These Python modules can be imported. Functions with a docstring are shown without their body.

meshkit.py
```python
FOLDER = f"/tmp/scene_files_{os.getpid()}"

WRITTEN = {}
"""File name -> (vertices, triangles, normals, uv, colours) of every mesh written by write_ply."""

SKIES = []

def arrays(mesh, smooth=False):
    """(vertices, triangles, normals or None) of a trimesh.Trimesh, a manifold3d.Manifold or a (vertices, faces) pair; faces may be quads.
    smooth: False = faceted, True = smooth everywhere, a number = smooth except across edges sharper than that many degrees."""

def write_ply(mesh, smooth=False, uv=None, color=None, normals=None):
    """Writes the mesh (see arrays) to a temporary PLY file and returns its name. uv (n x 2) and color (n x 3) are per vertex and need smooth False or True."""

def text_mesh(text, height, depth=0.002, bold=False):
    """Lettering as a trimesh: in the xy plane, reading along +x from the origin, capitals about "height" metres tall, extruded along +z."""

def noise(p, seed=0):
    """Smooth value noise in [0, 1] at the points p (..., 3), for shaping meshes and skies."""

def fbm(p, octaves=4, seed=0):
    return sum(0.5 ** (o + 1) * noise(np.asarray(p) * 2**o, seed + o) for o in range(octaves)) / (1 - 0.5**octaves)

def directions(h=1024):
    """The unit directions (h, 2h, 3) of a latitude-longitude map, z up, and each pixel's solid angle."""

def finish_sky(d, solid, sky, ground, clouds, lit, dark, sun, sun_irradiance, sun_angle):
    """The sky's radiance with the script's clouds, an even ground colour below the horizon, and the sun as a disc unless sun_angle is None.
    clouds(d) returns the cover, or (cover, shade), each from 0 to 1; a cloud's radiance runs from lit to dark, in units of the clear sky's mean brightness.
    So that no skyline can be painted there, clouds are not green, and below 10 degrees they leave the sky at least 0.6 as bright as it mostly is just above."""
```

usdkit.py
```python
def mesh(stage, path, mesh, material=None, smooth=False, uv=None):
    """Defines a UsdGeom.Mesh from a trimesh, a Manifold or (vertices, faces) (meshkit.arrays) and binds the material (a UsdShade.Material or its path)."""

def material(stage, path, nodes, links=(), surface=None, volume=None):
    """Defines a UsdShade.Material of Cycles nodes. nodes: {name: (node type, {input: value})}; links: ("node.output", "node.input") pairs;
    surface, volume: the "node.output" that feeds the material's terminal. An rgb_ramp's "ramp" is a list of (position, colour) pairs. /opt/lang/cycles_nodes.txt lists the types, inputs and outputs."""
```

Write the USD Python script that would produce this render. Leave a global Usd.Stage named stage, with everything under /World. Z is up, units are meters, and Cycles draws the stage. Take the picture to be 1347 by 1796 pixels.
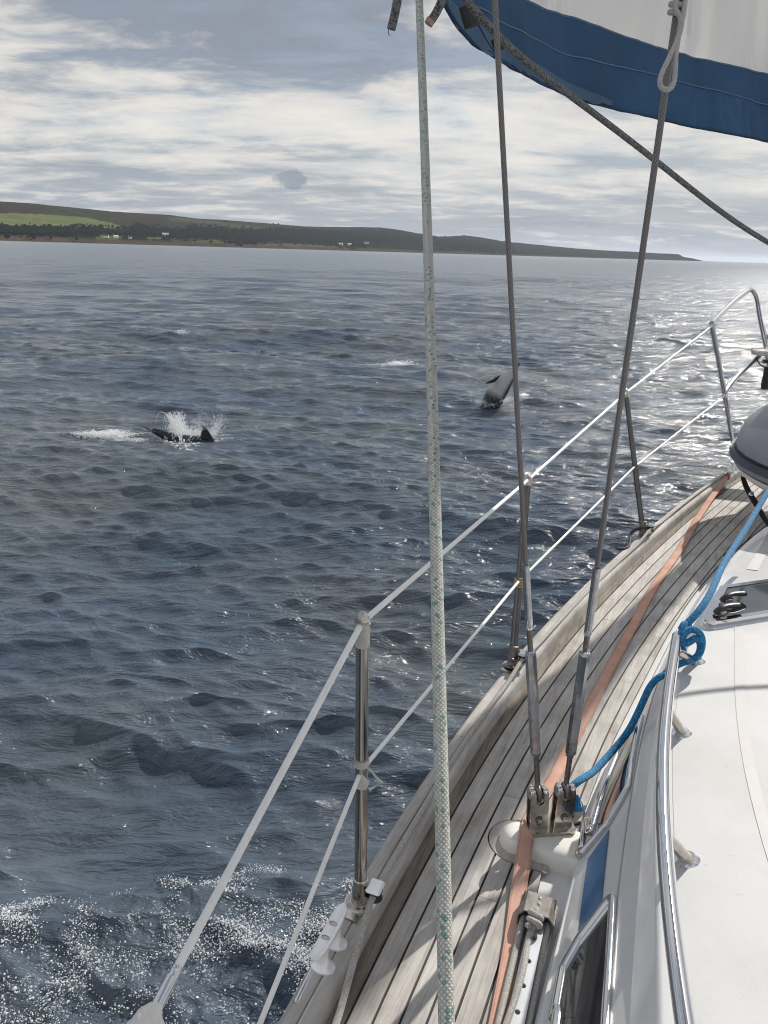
import math
import numpy as np
import trimesh
import usdkit
import meshkit
from pxr import Usd, UsdGeom, UsdLux, UsdShade, Sdf, Gf, Vt
from shapely.geometry import Polygon, LineString, Point, box as sbox
from shapely.ops import unary_union

stage = Usd.Stage.CreateInMemory()
UsdGeom.SetStageUpAxis(stage, "Z")
UsdGeom.SetStageMetersPerUnit(stage, 1.0)
UsdGeom.Xform.Define(stage, "/World")
UsdGeom.Scope.Define(stage, "/World/Looks")
rng = np.random.default_rng(7)
PI = math.pi

# ------------------------------------------------------------------ camera
EYE = 2.45                       # metres above the sea, 1.25 m above the side deck
PXF, PXW, PXH = 1297.0, 1347.0, 1796.0
ROLL = math.atan2(41, 1347)
PITCH = math.atan((898 - 440.5) * math.cos(ROLL) / PXF)
C = np.array([0, 0, EYE])
FWD = np.array([0, math.cos(PITCH), -math.sin(PITCH)])
_u0, _r0 = np.array([0, math.sin(PITCH), math.cos(PITCH)]), np.array([1.0, 0, 0])
RIGHT = _r0 * math.cos(ROLL) + _u0 * math.sin(ROLL)
UP = -_r0 * math.sin(ROLL) + _u0 * math.cos(ROLL)
cam = UsdGeom.Camera.Define(stage, "/World/camera")
cam.CreateHorizontalApertureAttr(36.0)
cam.CreateVerticalApertureAttr(48.0)
cam.CreateFocalLengthAttr(36.0 * PXF / PXW)
cam.CreateClippingRangeAttr(Gf.Vec2f(0.05, 90000.0))
cam.CreateExposureAttr(0.36)
m = Gf.Matrix4d()
for i, r in enumerate((RIGHT, UP, -FWD)):
    m.SetRow(i, Gf.Vec4d(*map(float, r), 0))
m.SetRow(3, Gf.Vec4d(0, 0, EYE, 1))
cam.AddTransformOp().Set(m)

# ------------------------------------------------------------------ sun and sky
SUN_AZ, SUN_EL = math.radians(40.5), math.radians(37.5)
SUNV = np.array([math.sin(SUN_AZ) * math.cos(SUN_EL), math.cos(SUN_AZ) * math.cos(SUN_EL), math.sin(SUN_EL)])
sun = UsdLux.DistantLight.Define(stage, "/World/sun")
sun.CreateIntensityAttr(0.95)
sun.CreateAngleAttr(0.53)
sun.CreateNormalizeAttr(True)
sun.CreateColorAttr(Gf.Vec3f(1.0, 0.95, 0.88))
_x = np.cross([0, 0, 1.0], SUNV); _x /= np.linalg.norm(_x)
_y = np.cross(SUNV, _x)
m = Gf.Matrix4d()
for i, r in enumerate((_x, _y, SUNV)):
    m.SetRow(i, Gf.Vec4d(*map(float, r), 0))
m.SetRow(3, Gf.Vec4d(0, 0, 0, 1))
sun.AddTransformOp().Set(m)

def ray0(px, py):
    d = FWD * PXF + RIGHT * (px - PXW / 2) - UP * (py - PXH / 2)
    return d / np.linalg.norm(d)


SKY_STRENGTH = 0.1
sky_nodes = {
    "tc": ("texture_coordinate", {}),
    "sep": ("separate_xyz", {}),
    "sky": ("sky_texture", {"sky_type": "single_scattering", "sun_disc": False, "sun_elevation": SUN_EL, "sun_rotation": SUN_AZ, "aerosol_density": 1.0}),
    "zz": ("math", {"math_type": "maximum", "value2": 0.0}),
    "za": ("math", {"math_type": "add", "value2": 0.14}),
    "dx": ("math", {"math_type": "divide"}), "dy": ("math", {"math_type": "divide"}),
    "p": ("combine_xyz", {"z": 0.0}),
    "m1": ("mapping", {"location": (3.1, 1.7, 0.0), "rotation": (0, 0, 0.2), "scale": (0.62, 1.0, 1.0)}),
    "m2": ("mapping", {"location": (9.4, 4.4, 2.0), "rotation": (0, 0, 0.1), "scale": (0.55, 1.0, 1.0)}),
    # broken cloud: fine edges, then the broad masses that are thick and grey
    "n1": ("noise_texture", {"scale": 3.3, "detail": 12.0, "roughness": 0.64, "distortion": 0.25}),
    "n2": ("noise_texture", {"scale": 1.35, "detail": 7.0, "roughness": 0.52, "distortion": 0.2}),
    "hi": ("rgb_ramp", {"ramp": [(0.0, (0.30,) * 3), (0.03, (0.42,) * 3), (0.07, (0.55,) * 3), (0.10, (0.60,) * 3), (0.155, (0.62,) * 3), (0.195, (0.57,) * 3), (0.235, (0.42,) * 3), (0.30, (0.42,) * 3), (0.45, (0.55,) * 3), (1.0, (0.52,) * 3)]}),
    "s0": ("math", {"math_type": "multiply_add", "value2": 1.40, "value3": -0.20}), "s1": ("math", {"math_type": "add"}), "s2": ("math", {"math_type": "multiply_add", "value2": -1.05}),
    "lit": ("rgb_ramp", {"ramp": [(0.0, (0, 0, 0)), (0.37, (0.0, 0.0, 0.0)), (0.50, (0.34, 0.34, 0.34)), (0.60, (0.66, 0.66, 0.66)), (0.74, (0.88, 0.88, 0.88)), (0.92, (1, 1, 1)), (1.0, (1, 1, 1))]}),
    "cl": ("mix_color", {"a": (2.15, 2.42, 2.88), "b": (6.6, 6.35, 5.95), "use_clamp": False}),
    # clear gaps and the blue-grey air low down
    "gap": ("rgb_ramp", {"ramp": [(0.0, (0.35, 0.35, 0.35)), (0.40, (0.38, 0.38, 0.38)), (0.49, (0.15, 0.15, 0.15)), (0.57, (0.0, 0.0, 0.0)), (1.0, (0.0, 0.0, 0.0))]}),
    "low": ("rgb_ramp", {"ramp": [(0.0, (0.75, 0.75, 0.75)), (0.05, (0.5, 0.5, 0.5)), (0.11, (0, 0, 0)), (1.0, (0, 0, 0))]}),
    "gz": ("map_range", {"from_min": 0.25, "from_max": 0.55, "to_min": 0.5, "to_max": 2.6, "clamp": True}), "gm": ("math", {"math_type": "multiply", "use_clamp": True}),
    "g1": ("mix_color", {"use_clamp": False}),
    "fin": ("mix_color", {"b": (3.05, 3.35, 3.85), "use_clamp": False}),
    "lowm": ("math", {"math_type": "multiply"}),
    "inv": ("rgb_ramp", {"ramp": [(0.0, (1, 1, 1)), (0.50, (1, 1, 1)), (0.60, (0.25, 0.25, 0.25)), (1.0, (0.2, 0.2, 0.2))]}),
    # one small dark detached cloud, low over the land
    "sd": ("vector_math", {"math_type": "subtract", "vector2": tuple(ray0(511, 314))}), "sm": ("vector_math", {"math_type": "multiply", "vector2": (38.0, 38.0, 78.0)}),
    "sl": ("vector_math", {"math_type": "length"}), "sn": ("noise_texture", {"scale": 62.0, "detail": 8.0, "roughness": 0.62}), "sa": ("math", {"math_type": "multiply_add", "value2": 1.3}),
    "sr": ("rgb_ramp", {"ramp": [(0.0, (0.85, 0.85, 0.85)), (0.66, (0.75, 0.75, 0.75)), (0.76, (0, 0, 0)), (1.0, (0, 0, 0))]}), "sh": ("math", {"math_type": "multiply", "value2": 0.5}),
    "fin2": ("mix_color", {"b": (2.0, 2.3, 2.8), "use_clamp": False}),
    "da": ("vector_math", {"math_type": "subtract", "vector2": tuple(ray0(440, 10))}), "ma": ("vector_math", {"math_type": "multiply", "vector2": (4.2, 4.2, 12.0)}), "la": ("vector_math", {"math_type": "length"}),
    "ra": ("map_range", {"range_type": "smoothstep", "from_min": 0.35, "from_max": 1.25, "to_min": -0.20, "to_max": 0.04, "clamp": True}), "s3": ("math", {"math_type": "add"}),
    "bg": ("background_shader", {"strength": SKY_STRENGTH}),
}
sky_links = [
    ("tc.generated", "sep.vector"), ("sep.z", "zz.value1"), ("zz.value", "za.value1"),
    ("sep.x", "dx.value1"), ("za.value", "dx.value2"), ("sep.y", "dy.value1"), ("za.value", "dy.value2"),
    ("dx.value", "p.x"), ("dy.value", "p.y"), ("p.vector", "m1.vector"), ("p.vector", "m2.vector"),
    ("m1.vector", "n1.vector"), ("m2.vector", "n2.vector"), ("zz.value", "hi.fac"),
    ("n1.fac", "s0.value1"), ("s0.value", "s1.value1"), ("hi.color", "s1.value2"), ("n2.fac", "s2.value1"), ("s1.value", "s2.value3"),
    ("tc.generated", "da.vector1"), ("da.vector", "ma.vector1"), ("ma.vector", "la.vector1"), ("la.value", "ra.value"), ("s2.value", "s3.value1"), ("ra.result", "s3.value2"), ("s3.value", "lit.fac"), ("lit.color", "cl.fac"),
    ("n1.fac", "gap.fac"), ("gap.color", "gm.value1"), ("zz.value", "gz.value"), ("gz.result", "gm.value2"), ("gm.value", "g1.fac"), ("cl.result", "g1.a"), ("sky.color", "g1.b"),
    ("zz.value", "low.fac"), ("n1.fac", "inv.fac"), ("low.color", "lowm.value1"), ("inv.color", "lowm.value2"),
    ("lowm.value", "fin.fac"), ("g1.result", "fin.a"), ("tc.generated", "sd.vector1"), ("sd.vector", "sm.vector1"), ("sm.vector", "sl.vector1"), ("tc.generated", "sn.vector"), ("sn.fac", "sa.value1"), ("sl.value", "sa.value3"),
    ("sa.value", "sh.value1"), ("sh.value", "sr.fac"), ("sr.color", "fin2.fac"), ("fin.result", "fin2.a"), ("fin2.result", "bg.color"),
]
sky_mat = usdkit.material(stage, "/World/Looks/sky", sky_nodes, sky_links, surface="bg.background")
dome = UsdLux.DomeLight.Define(stage, "/World/sky")
dome.CreateIntensityAttr(1.0)
UsdShade.MaterialBindingAPI.Apply(dome.GetPrim()).Bind(sky_mat)
dome.GetPrim().SetCustomDataByKey("kind", "structure")
dome.GetPrim().SetCustomDataByKey("label", "partly cloudy sky with grey and cream clouds over the sea")
dome.GetPrim().SetCustomDataByKey("category", "sky")

# ------------------------------------------------------------------ helpers
used, locs = {}, {}


def path_for(parent, name):
    k = (parent, name)
    used[k] = used.get(k, -1) + 1
    return f"{parent}/{name}" + (f"_{used[k]:03d}" if used[k] else "")


def tag(prim, label=None, cat=None, group=None, kind=None):
    for k, v in (("label", label), ("category", cat), ("group", group), ("kind", kind)):
        if v:
            prim.SetCustomDataByKey(k, v)


def thing(name, label, cat, loc=(0, 0, 0), group=None, kind=None):
    p = path_for("/World", name)
    x = UsdGeom.Xform.Define(stage, p)
    x.AddTranslateOp().Set(Gf.Vec3d(*map(float, loc)))
    tag(x.GetPrim(), label, cat, group, kind)
    locs[p] = np.asarray(loc, float)
    return p


def put(parent, name, mesh, mat, smooth=35, uv=None, label=None, kind=None):
    """One mesh prim under parent, given in world coordinates."""
    p = path_for(parent, name)
    off = locs.get(parent, np.zeros(3))
    locs[p] = off
    if isinstance(mesh, (tuple, list)) and len(mesh) == 3:
        mesh, uv = (mesh[0], mesh[1]), mesh[2]
    if isinstance(mesh, trimesh.Trimesh):
        mesh = mesh.copy(); mesh.vertices = mesh.vertices - off
    else:
        mesh = (np.asarray(mesh[0]) - off, mesh[1])
    if uv is not None and smooth not in (True, False):
        smooth = True
    g = usdkit.mesh(stage, p, mesh, mat, smooth=smooth, uv=uv)
    tag(g.GetPrim(), label=label, kind=kind)
    return p


def single(name, mesh, mat, label, cat, smooth=35, group=None, kind=None, uv=None):
    p = put("/World", name, mesh, mat, smooth, uv)
    tag(stage.GetPrimAtPath(p), label, cat, group, kind)
    return p


def ray(px, py):
    d = FWD * PXF + RIGHT * (px - PXW / 2) - UP * (py - PXH / 2)
    return d / np.linalg.norm(d)


def at_z(px, py, z):
    d = ray(px, py)
    return C + d * ((z - EYE) / d[2])


def at_y(px, py, y):
    d = ray(px, py)
    return C + d * (y / d[1])


def proj(p):
    v = np.asarray(p, float) - C
    w = v @ FWD
    return np.stack([PXW / 2 + PXF * (v @ RIGHT) / w, PXH / 2 - PXF * (v @ UP) / w], -1)


def unit(v):
    v = np.asarray(v, float)
    return v / np.linalg.norm(v)


def spline(pts, n):
    """Catmull-Rom through the points, n samples evenly by arc length."""
    from scipy.interpolate import CubicSpline
    pts = np.asarray(pts, float)
    t = np.r_[0, np.cumsum(np.linalg.norm(np.diff(pts, axis=0), axis=1) ** 0.75)]
    if len(pts) == 2:
        return pts[0] + (pts[1] - pts[0]) * np.linspace(0, 1, n)[:, None]
    cs = CubicSpline(t, pts)
    fine = cs(np.linspace(0, t[-1], 1000))
    s = np.r_[0, np.cumsum(np.linalg.norm(np.diff(fine, axis=0), axis=1))]
    w = np.linspace(0, s[-1], n)
    return np.stack([np.interp(w, s, fine[:, k]) for k in range(fine.shape[1])], 1)


def tube(path, r, n=12, closed=False, flat=None, up=None):
    """Tube along path; r a number or one per point; flat=(a, b) gives an elliptical section. Returns (v, f, uv) with uv in metres."""
    P = np.asarray(path, float)
    k = len(P)
    R = np.full(k, r) if np.ndim(r) == 0 else np.asarray(r, float)
    T = np.roll(P, -1, 0) - np.roll(P, 1, 0) if closed else np.gradient(P, axis=0)
    T /= np.maximum(np.linalg.norm(T, axis=1, keepdims=True), 1e-12)
    a = np.asarray(up if up is not None else ((0, 0, 1) if abs(T[0][2]) < 0.9 else (1, 0, 0)), float)
    N = np.zeros_like(P)
    x = a
    for i in range(k):
        if up is not None:
            x = a
        x = x - T[i] * (x @ T[i]); x /= np.linalg.norm(x)
        N[i] = x
    B = np.cross(T, N)
    th = np.linspace(0, 2 * PI, n + 1)
    fa, fb = flat or (1, 1)
    ring = P[:, None] + R[:, None, None] * (np.cos(th)[None, :, None] * N[:, None] * fa + np.sin(th)[None, :, None] * B[:, None] * fb)
    s = np.r_[0, np.cumsum(np.linalg.norm(np.diff(P, axis=0), axis=1))]
    uv = np.stack(np.broadcast_arrays(th[None, :] / (2 * PI), s[:, None]), -1).reshape(-1, 2)
    v = ring.reshape(-1, 3)
    m_ = n + 1
    i, j = np.meshgrid(np.arange(k - (0 if closed else 1)), np.arange(n), indexing="ij")
    i2 = (i + 1) % k
    q = np.stack([i * m_ + j, i2 * m_ + j, i2 * m_ + j + 1, i * m_ + j + 1], -1).reshape(-1, 4)[:, ::-1]
    f = np.vstack([q[:, [0, 1, 2]], q[:, [0, 2, 3]]])
    if not closed:
        extra, ef = [], []
        for e, flip in ((0, False), (k - 1, True)):
            c0 = len(v) + len(extra)
            extra.append(P[e])
            for b in range(n):
                t3 = [c0, e * m_ + b, e * m_ + b + 1]
                ef.append(t3[::-1] if flip else t3)
        v = np.vstack([v, extra]); f = np.vstack([f, ef]); uv = np.vstack([uv, [[0, 0], [0, s[-1]]]])
    return v, f, uv


def tm(t):
    return trimesh.Trimesh(t[0], t[1], process=False)


def cat(*ms):
    return trimesh.util.concatenate([x if isinstance(x, trimesh.Trimesh) else tm(x) for x in ms])


def frame(o, x, y, z):
    M = np.eye(4)
    M[:3, 0], M[:3, 1], M[:3, 2], M[:3, 3] = x, y, z, o
    return M


def cbox(sx, sy, sz, b=0.002):
    """Chamfered box centred on the origin."""
    h = np.array([sx, sy, sz]) / 2
    pts = []
    for s in np.ndindex(2, 2, 2):
        sg = np.array(s) * 2 - 1
        for k in range(3):
            d = np.full(3, b); d[k] = 0
            pts.append(sg * (h - d))
    return trimesh.convex.convex_hull(np.array(pts))


def lathe(profile, n=24):
    return trimesh.creation.revolve(np.asarray(profile, float), sections=n)


def place(mesh, o, z=(0, 0, 1), x=None):
    z = unit(z)
    if x is None:
        x = (1, 0, 0) if abs(z[0]) < 0.9 else (0, 1, 0)
    x = np.asarray(x, float); x = unit(x - z * (x @ z))
    mesh = mesh.copy(); mesh.apply_transform(frame(o, x, np.cross(z, x), z))
    return mesh


def extr(poly, h, z0=0.0):
    out = []
    for g in getattr(poly, "geoms", [poly]):
        if g.is_empty or g.area < 1e-7:
            continue
        e = trimesh.creation.extrude_polygon(g, h, engine="earcut")
        e.apply_translation((0, 0, z0)); out.append(e)
    return trimesh.util.concatenate(out)


def grid(V):
    """Mesh of a (k, n, 3) lattice."""
    k, n = V.shape[:2]
    i, j = np.meshgrid(np.arange(k - 1), np.arange(n - 1), indexing="ij")
    q = np.stack([i * n + j, i * n + j + 1, (i + 1) * n + j + 1, (i + 1) * n + j], -1).reshape(-1, 4)
    return V.reshape(-1, 3), np.vstack([q[:, [0, 1, 2]], q[:, [0, 2, 3]]])


def ball(r, o, sub=2, scale=(1, 1, 1)):
    b = trimesh.creation.icosphere(sub, r)
    b.vertices = b.vertices * np.asarray(scale) + np.asarray(o)
    return b


def color_primvar(path, name, values, n=3):
    g = UsdGeom.Mesh.Get(stage, path)
    if n == 3:
        UsdGeom.PrimvarsAPI(g).CreatePrimvar(name, Sdf.ValueTypeNames.Color3fArray, "vertex").Set(Vt.Vec3fArray.FromNumpy(np.asarray(values, np.float32)))
    else:
        UsdGeom.PrimvarsAPI(g).CreatePrimvar(name, Sdf.ValueTypeNames.FloatArray, "vertex").Set(Vt.FloatArray.FromNumpy(np.asarray(values, np.float32)))


# ------------------------------------------------------------------ materials
def look(name, nodes, links, surface="p.BSDF"):
    return usdkit.material(stage, "/World/Looks/" + name, nodes, links, surface=surface)


def plain(name, col, rough=0.5, metal=0.0, noise=0.0, scale=30.0, bump=0.0, bscale=200.0, spec=0.5, coat=0.0, vary=(1, 1, 1)):
    c = np.asarray(col, float)
    nodes = {"tc": ("texture_coordinate", {}),
             "n": ("noise_texture", {"scale": scale, "detail": 4.0, "roughness": 0.6}),
             "r": ("rgb_ramp", {"ramp": [(0.25, tuple(np.clip(c * (1 - noise), 0, 1))), (0.75, tuple(np.clip(c * (1 + noise * np.asarray(vary)), 0, 1)))]}),
             "p": ("principled_bsdf", {"roughness": rough, "metallic": metal, "specular_ior_level": spec, "coat_weight": coat})}
    links = [("tc.object", "n.vector"), ("n.fac", "r.fac"), ("r.color", "p.base_color")]
    if bump:
        nodes["nb"] = ("noise_texture", {"scale": bscale, "detail": 3.0})
        nodes["b"] = ("bump", {"strength": bump, "distance": 0.002})
        links += [("tc.object", "nb.vector"), ("nb.fac", "b.height"), ("b.normal", "p.normal")]
    return look(name, nodes, links)


def teak(name, dark, light, head):
    rot = math.radians(head)
    return look(name, {
        "tc": ("texture_coordinate", {}),
        "m0": ("mapping", {"rotation": (0, 0, rot)}),
        "m": ("mapping", {"scale": (260.0, 9.0, 120.0)}),
        "m2": ("mapping", {"scale": (55.0, 3.0, 30.0)}),
        "n": ("noise_texture", {"scale": 1.0, "detail": 5.0, "roughness": 0.7}),
        "n2": ("noise_texture", {"scale": 1.0, "detail": 3.0, "roughness": 0.6}),
        "n3": ("noise_texture", {"scale": 7.0, "detail": 4.0, "roughness": 0.65}),
        "r": ("rgb_ramp", {"ramp": [(0.3, tuple(dark)), (0.55, tuple(np.asarray(light) * 0.9)), (0.72, tuple(light))]}),
        "r3": ("rgb_ramp", {"ramp": [(0.3, (0.72, 0.70, 0.68)), (0.55, (1, 1, 1)), (0.8, (1.12, 1.1, 1.06))]}),
        "mx": ("mix_float", {"fac": 0.4}),
        "mul": ("mix_color", {"blend_type": "multiply", "fac": 1.0, "use_clamp": False}),
        "b": ("bump", {"strength": 0.55, "distance": 0.0012}),
        "p": ("principled_bsdf", {"roughness": 0.75, "specular_ior_level": 0.25})},
        [("tc.object", "m0.vector"), ("m0.vector", "m.vector"), ("m0.vector", "m2.vector"), ("m.vector", "n.vector"), ("m2.vector", "n2.vector"),
         ("tc.object", "n3.vector"), ("n.fac", "mx.a"), ("n2.fac", "mx.b"), ("mx.result", "r.fac"), ("n3.fac", "r3.fac"),
         ("r.color", "mul.a"), ("r3.color", "mul.b"), ("mul.result", "p.base_color"), ("mx.result", "b.height"), ("b.normal", "p.normal")])


def rope_mat(name, base, fleck, share, cells=(5.0, 130.0), rough=0.8, fleck2=None):
    """Braided sheath: diamonds laid out on the rope's own uv (u round it, v metres along it), some yarns coloured."""
    a, b = cells
    return look(name, {
        "uv": ("uvmap", {"attribute": "st"}), "s": ("separate_xyz", {}),
        "u": ("math", {"math_type": "multiply", "value2": a}), "v": ("math", {"math_type": "multiply", "value2": b}),
        "su": ("math", {"math_type": "add"}), "di": ("math", {"math_type": "subtract"}),
        "fu": ("math", {"math_type": "floor"}), "fv": ("math", {"math_type": "floor"}),
        "xu": ("math", {"math_type": "fraction"}), "xv": ("math", {"math_type": "fraction"}),
        "pu": ("math", {"math_type": "pingpong", "value2": 0.5}), "pv": ("math", {"math_type": "pingpong", "value2": 0.5}),
        "h": ("math", {"math_type": "minimum"}),
        "cell": ("combine_xyz", {"z": 0.0}), "w": ("white_noise_texture", {"dimensions": "3D"}),
        "lt": ("math", {"math_type": "less_than", "value2": share}),
        "tone": ("rgb_ramp", {"ramp": [(0.0, tuple(np.asarray(base) * 0.72)), (1.0, tuple(base))]}),
        "mix": ("mix_color", {"b": tuple(fleck)}),
        "dk": ("rgb_ramp", {"ramp": [(0.0, (0.5, 0.5, 0.5)), (0.22, (0.9, 0.9, 0.9)), (0.5, (1, 1, 1))]}),
        "mul": ("mix_color", {"blend_type": "multiply", "fac": 1.0}),
        "b": ("bump", {"strength": 0.9, "distance": 0.0011}),
        "p": ("principled_bsdf", {"roughness": rough, "specular_ior_level": 0.3, "sheen_weight": 0.15})},
        [("uv.UV", "s.vector"), ("s.x", "u.value1"), ("s.y", "v.value1"), ("u.value", "su.value1"), ("v.value", "su.value2"),
         ("u.value", "di.value1"), ("v.value", "di.value2"), ("su.value", "fu.value1"), ("di.value", "fv.value1"),
         ("su.value", "pu.value1"), ("di.value", "pv.value1"), ("pu.value", "h.value1"), ("pv.value", "h.value2"),
         ("fu.value", "cell.x"), ("fv.value", "cell.y"), ("cell.vector", "w.vector"), ("w.value", "lt.value1"), ("w.value", "tone.fac"),
         ("lt.value", "mix.fac"), ("tone.color", "mix.a"), ("h.value", "dk.fac"), ("mix.result", "mul.a"), ("dk.color", "mul.b"),
         ("mul.result", "p.base_color"), ("h.value", "b.height"), ("b.normal", "p.normal")])


def laid_wire(name, base, rough, metal, turns, lay):
    """Twisted strands on the tube's own uv."""
    return look(name, {
        "uv": ("uvmap", {"attribute": "st"}), "s": ("separate_xyz", {}),
        "u": ("math", {"math_type": "multiply", "value2": turns}), "v": ("math", {"math_type": "multiply", "value2": lay}),
        "su": ("math", {"math_type": "add"}), "pu": ("math", {"math_type": "pingpong", "value2": 0.5}),
        "r": ("rgb_ramp", {"ramp": [(0.0, tuple(np.asarray(base) * 0.5)), (0.35, tuple(base)), (0.5, tuple(np.asarray(base) * 1.2))]}),
        "b": ("bump", {"strength": 0.7, "distance": 0.001}),
        "p": ("principled_bsdf", {"roughness": rough, "metallic": metal})},
        [("uv.UV", "s.vector"), ("s.x", "u.value1"), ("s.y", "v.value1"), ("u.value", "su.value1"), ("v.value", "su.value2"),
         ("su.value", "pu.value1"), ("pu.value", "r.fac"), ("r.color", "p.base_color"), ("pu.value", "b.height"), ("b.normal", "p.normal")])


TEAK = [teak("teak_%d" % i, d, l, 24) for i, (d, l) in enumerate([
    ((0.29, 0.272, 0.252), (0.56, 0.535, 0.50)), ((0.25, 0.232, 0.213), (0.52, 0.49, 0.455)), ((0.32, 0.30, 0.28), (0.59, 0.565, 0.53)),
    ((0.26, 0.24, 0.22), (0.53, 0.50, 0.465)), ((0.30, 0.283, 0.265), (0.57, 0.545, 0.515)), ((0.26, 0.243, 0.225), (0.54, 0.51, 0.475))])]
TEAK_CAP = teak("teak_cap", (0.28, 0.262, 0.243), (0.54, 0.515, 0.48), 27)
TEAK_DARK = teak("teak_worn", (0.05, 0.042, 0.035), (0.27, 0.235, 0.195), 20)
CAULK = plain("caulking", (0.025, 0.022, 0.022), 0.7, noise=0.3)
GELCOAT = plain("white_gelcoat", (0.64, 0.645, 0.645), 0.22, noise=0.05, scale=9, coat=0.3)
ROOFTOP = look("non_slip_deck", {
    "tc": ("texture_coordinate", {}), "n": ("noise_texture", {"scale": 5.0, "detail": 6.0, "roughness": 0.65}), "r": ("rgb_ramp", {"ramp": [(0.30, (0.47, 0.47, 0.46)), (0.62, (0.53, 0.535, 0.535))]}),
    "m": ("mapping", {"rotation": (0, 0, 0.6), "scale": (26.0, 90.0, 26.0)}), "n2": ("noise_texture", {"scale": 1.0, "detail": 3.0, "roughness": 0.5}), "r2": ("rgb_ramp", {"ramp": [(0.0, (1, 1, 1)), (0.70, (1, 1, 1)), (0.80, (0.72, 0.70, 0.67)), (1.0, (0.6, 0.58, 0.55))]}),
    "mul": ("mix_color", {"blend_type": "multiply", "fac": 1.0}), "v": ("voronoi_texture", {"scale": 420.0}), "b": ("bump", {"strength": 0.12, "distance": 0.001}), "p": ("principled_bsdf", {"roughness": 0.6})},
    [("tc.object", "n.vector"), ("n.fac", "r.fac"), ("tc.object", "m.vector"), ("m.vector", "n2.vector"), ("n2.fac", "r2.fac"), ("r.color", "mul.a"), ("r2.color", "mul.b"), ("mul.result", "p.base_color"),
     ("tc.object", "v.vector"), ("v.distance", "b.height"), ("b.normal", "p.normal")])
STRIP = plain("bare_gelcoat_strip", (0.50, 0.485, 0.475), 0.5, noise=0.05, scale=25)
CREAM = plain("cream_gelcoat", (0.72, 0.695, 0.64), 0.3, noise=0.04, scale=20)
BLUE_STRIPE = plain("blue_stripe", (0.035, 0.12, 0.26), 0.25, noise=0.2, scale=14)
STEEL = plain("polished_steel", (0.66, 0.66, 0.67), 0.09, 1.0, noise=0.06, scale=40)
STEEL_OLD = plain("weathered_steel", (0.50, 0.46, 0.41), 0.22, 1.0, noise=0.35, scale=45, bump=0.1, bscale=150)
STEEL_DARK = plain("dark_steel", (0.20, 0.17, 0.16), 0.35, 0.9, noise=0.4, scale=120, bump=0.4, bscale=800)
TURN = plain("turnbuckle_steel", (0.42, 0.43, 0.45), 0.16, 1.0, noise=0.3, scale=60)
WIRE = laid_wire("shroud_wire", (0.20, 0.183, 0.178), 0.42, 0.6, 7.0, -110.0)
PVC = plain("white_wire_cover", (0.82, 0.81, 0.78), 0.45, noise=0.08, scale=30)
ALU = plain("cast_aluminium", (0.86, 0.855, 0.86), 0.3, 0.35, noise=0.06, scale=60)
ALU_TRACK = plain("anodised_track", (0.66, 0.69, 0.72), 0.28, 0.7, noise=0.05, scale=50)
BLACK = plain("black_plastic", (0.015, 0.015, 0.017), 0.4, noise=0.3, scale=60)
SMOKED = plain("smoked_acrylic", (0.012, 0.014, 0.018), 0.05, noise=0.2, scale=5, coat=0.5)
RUBBER = plain("black_rubber", (0.02, 0.02, 0.022), 0.65, noise=0.3, scale=50)
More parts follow.
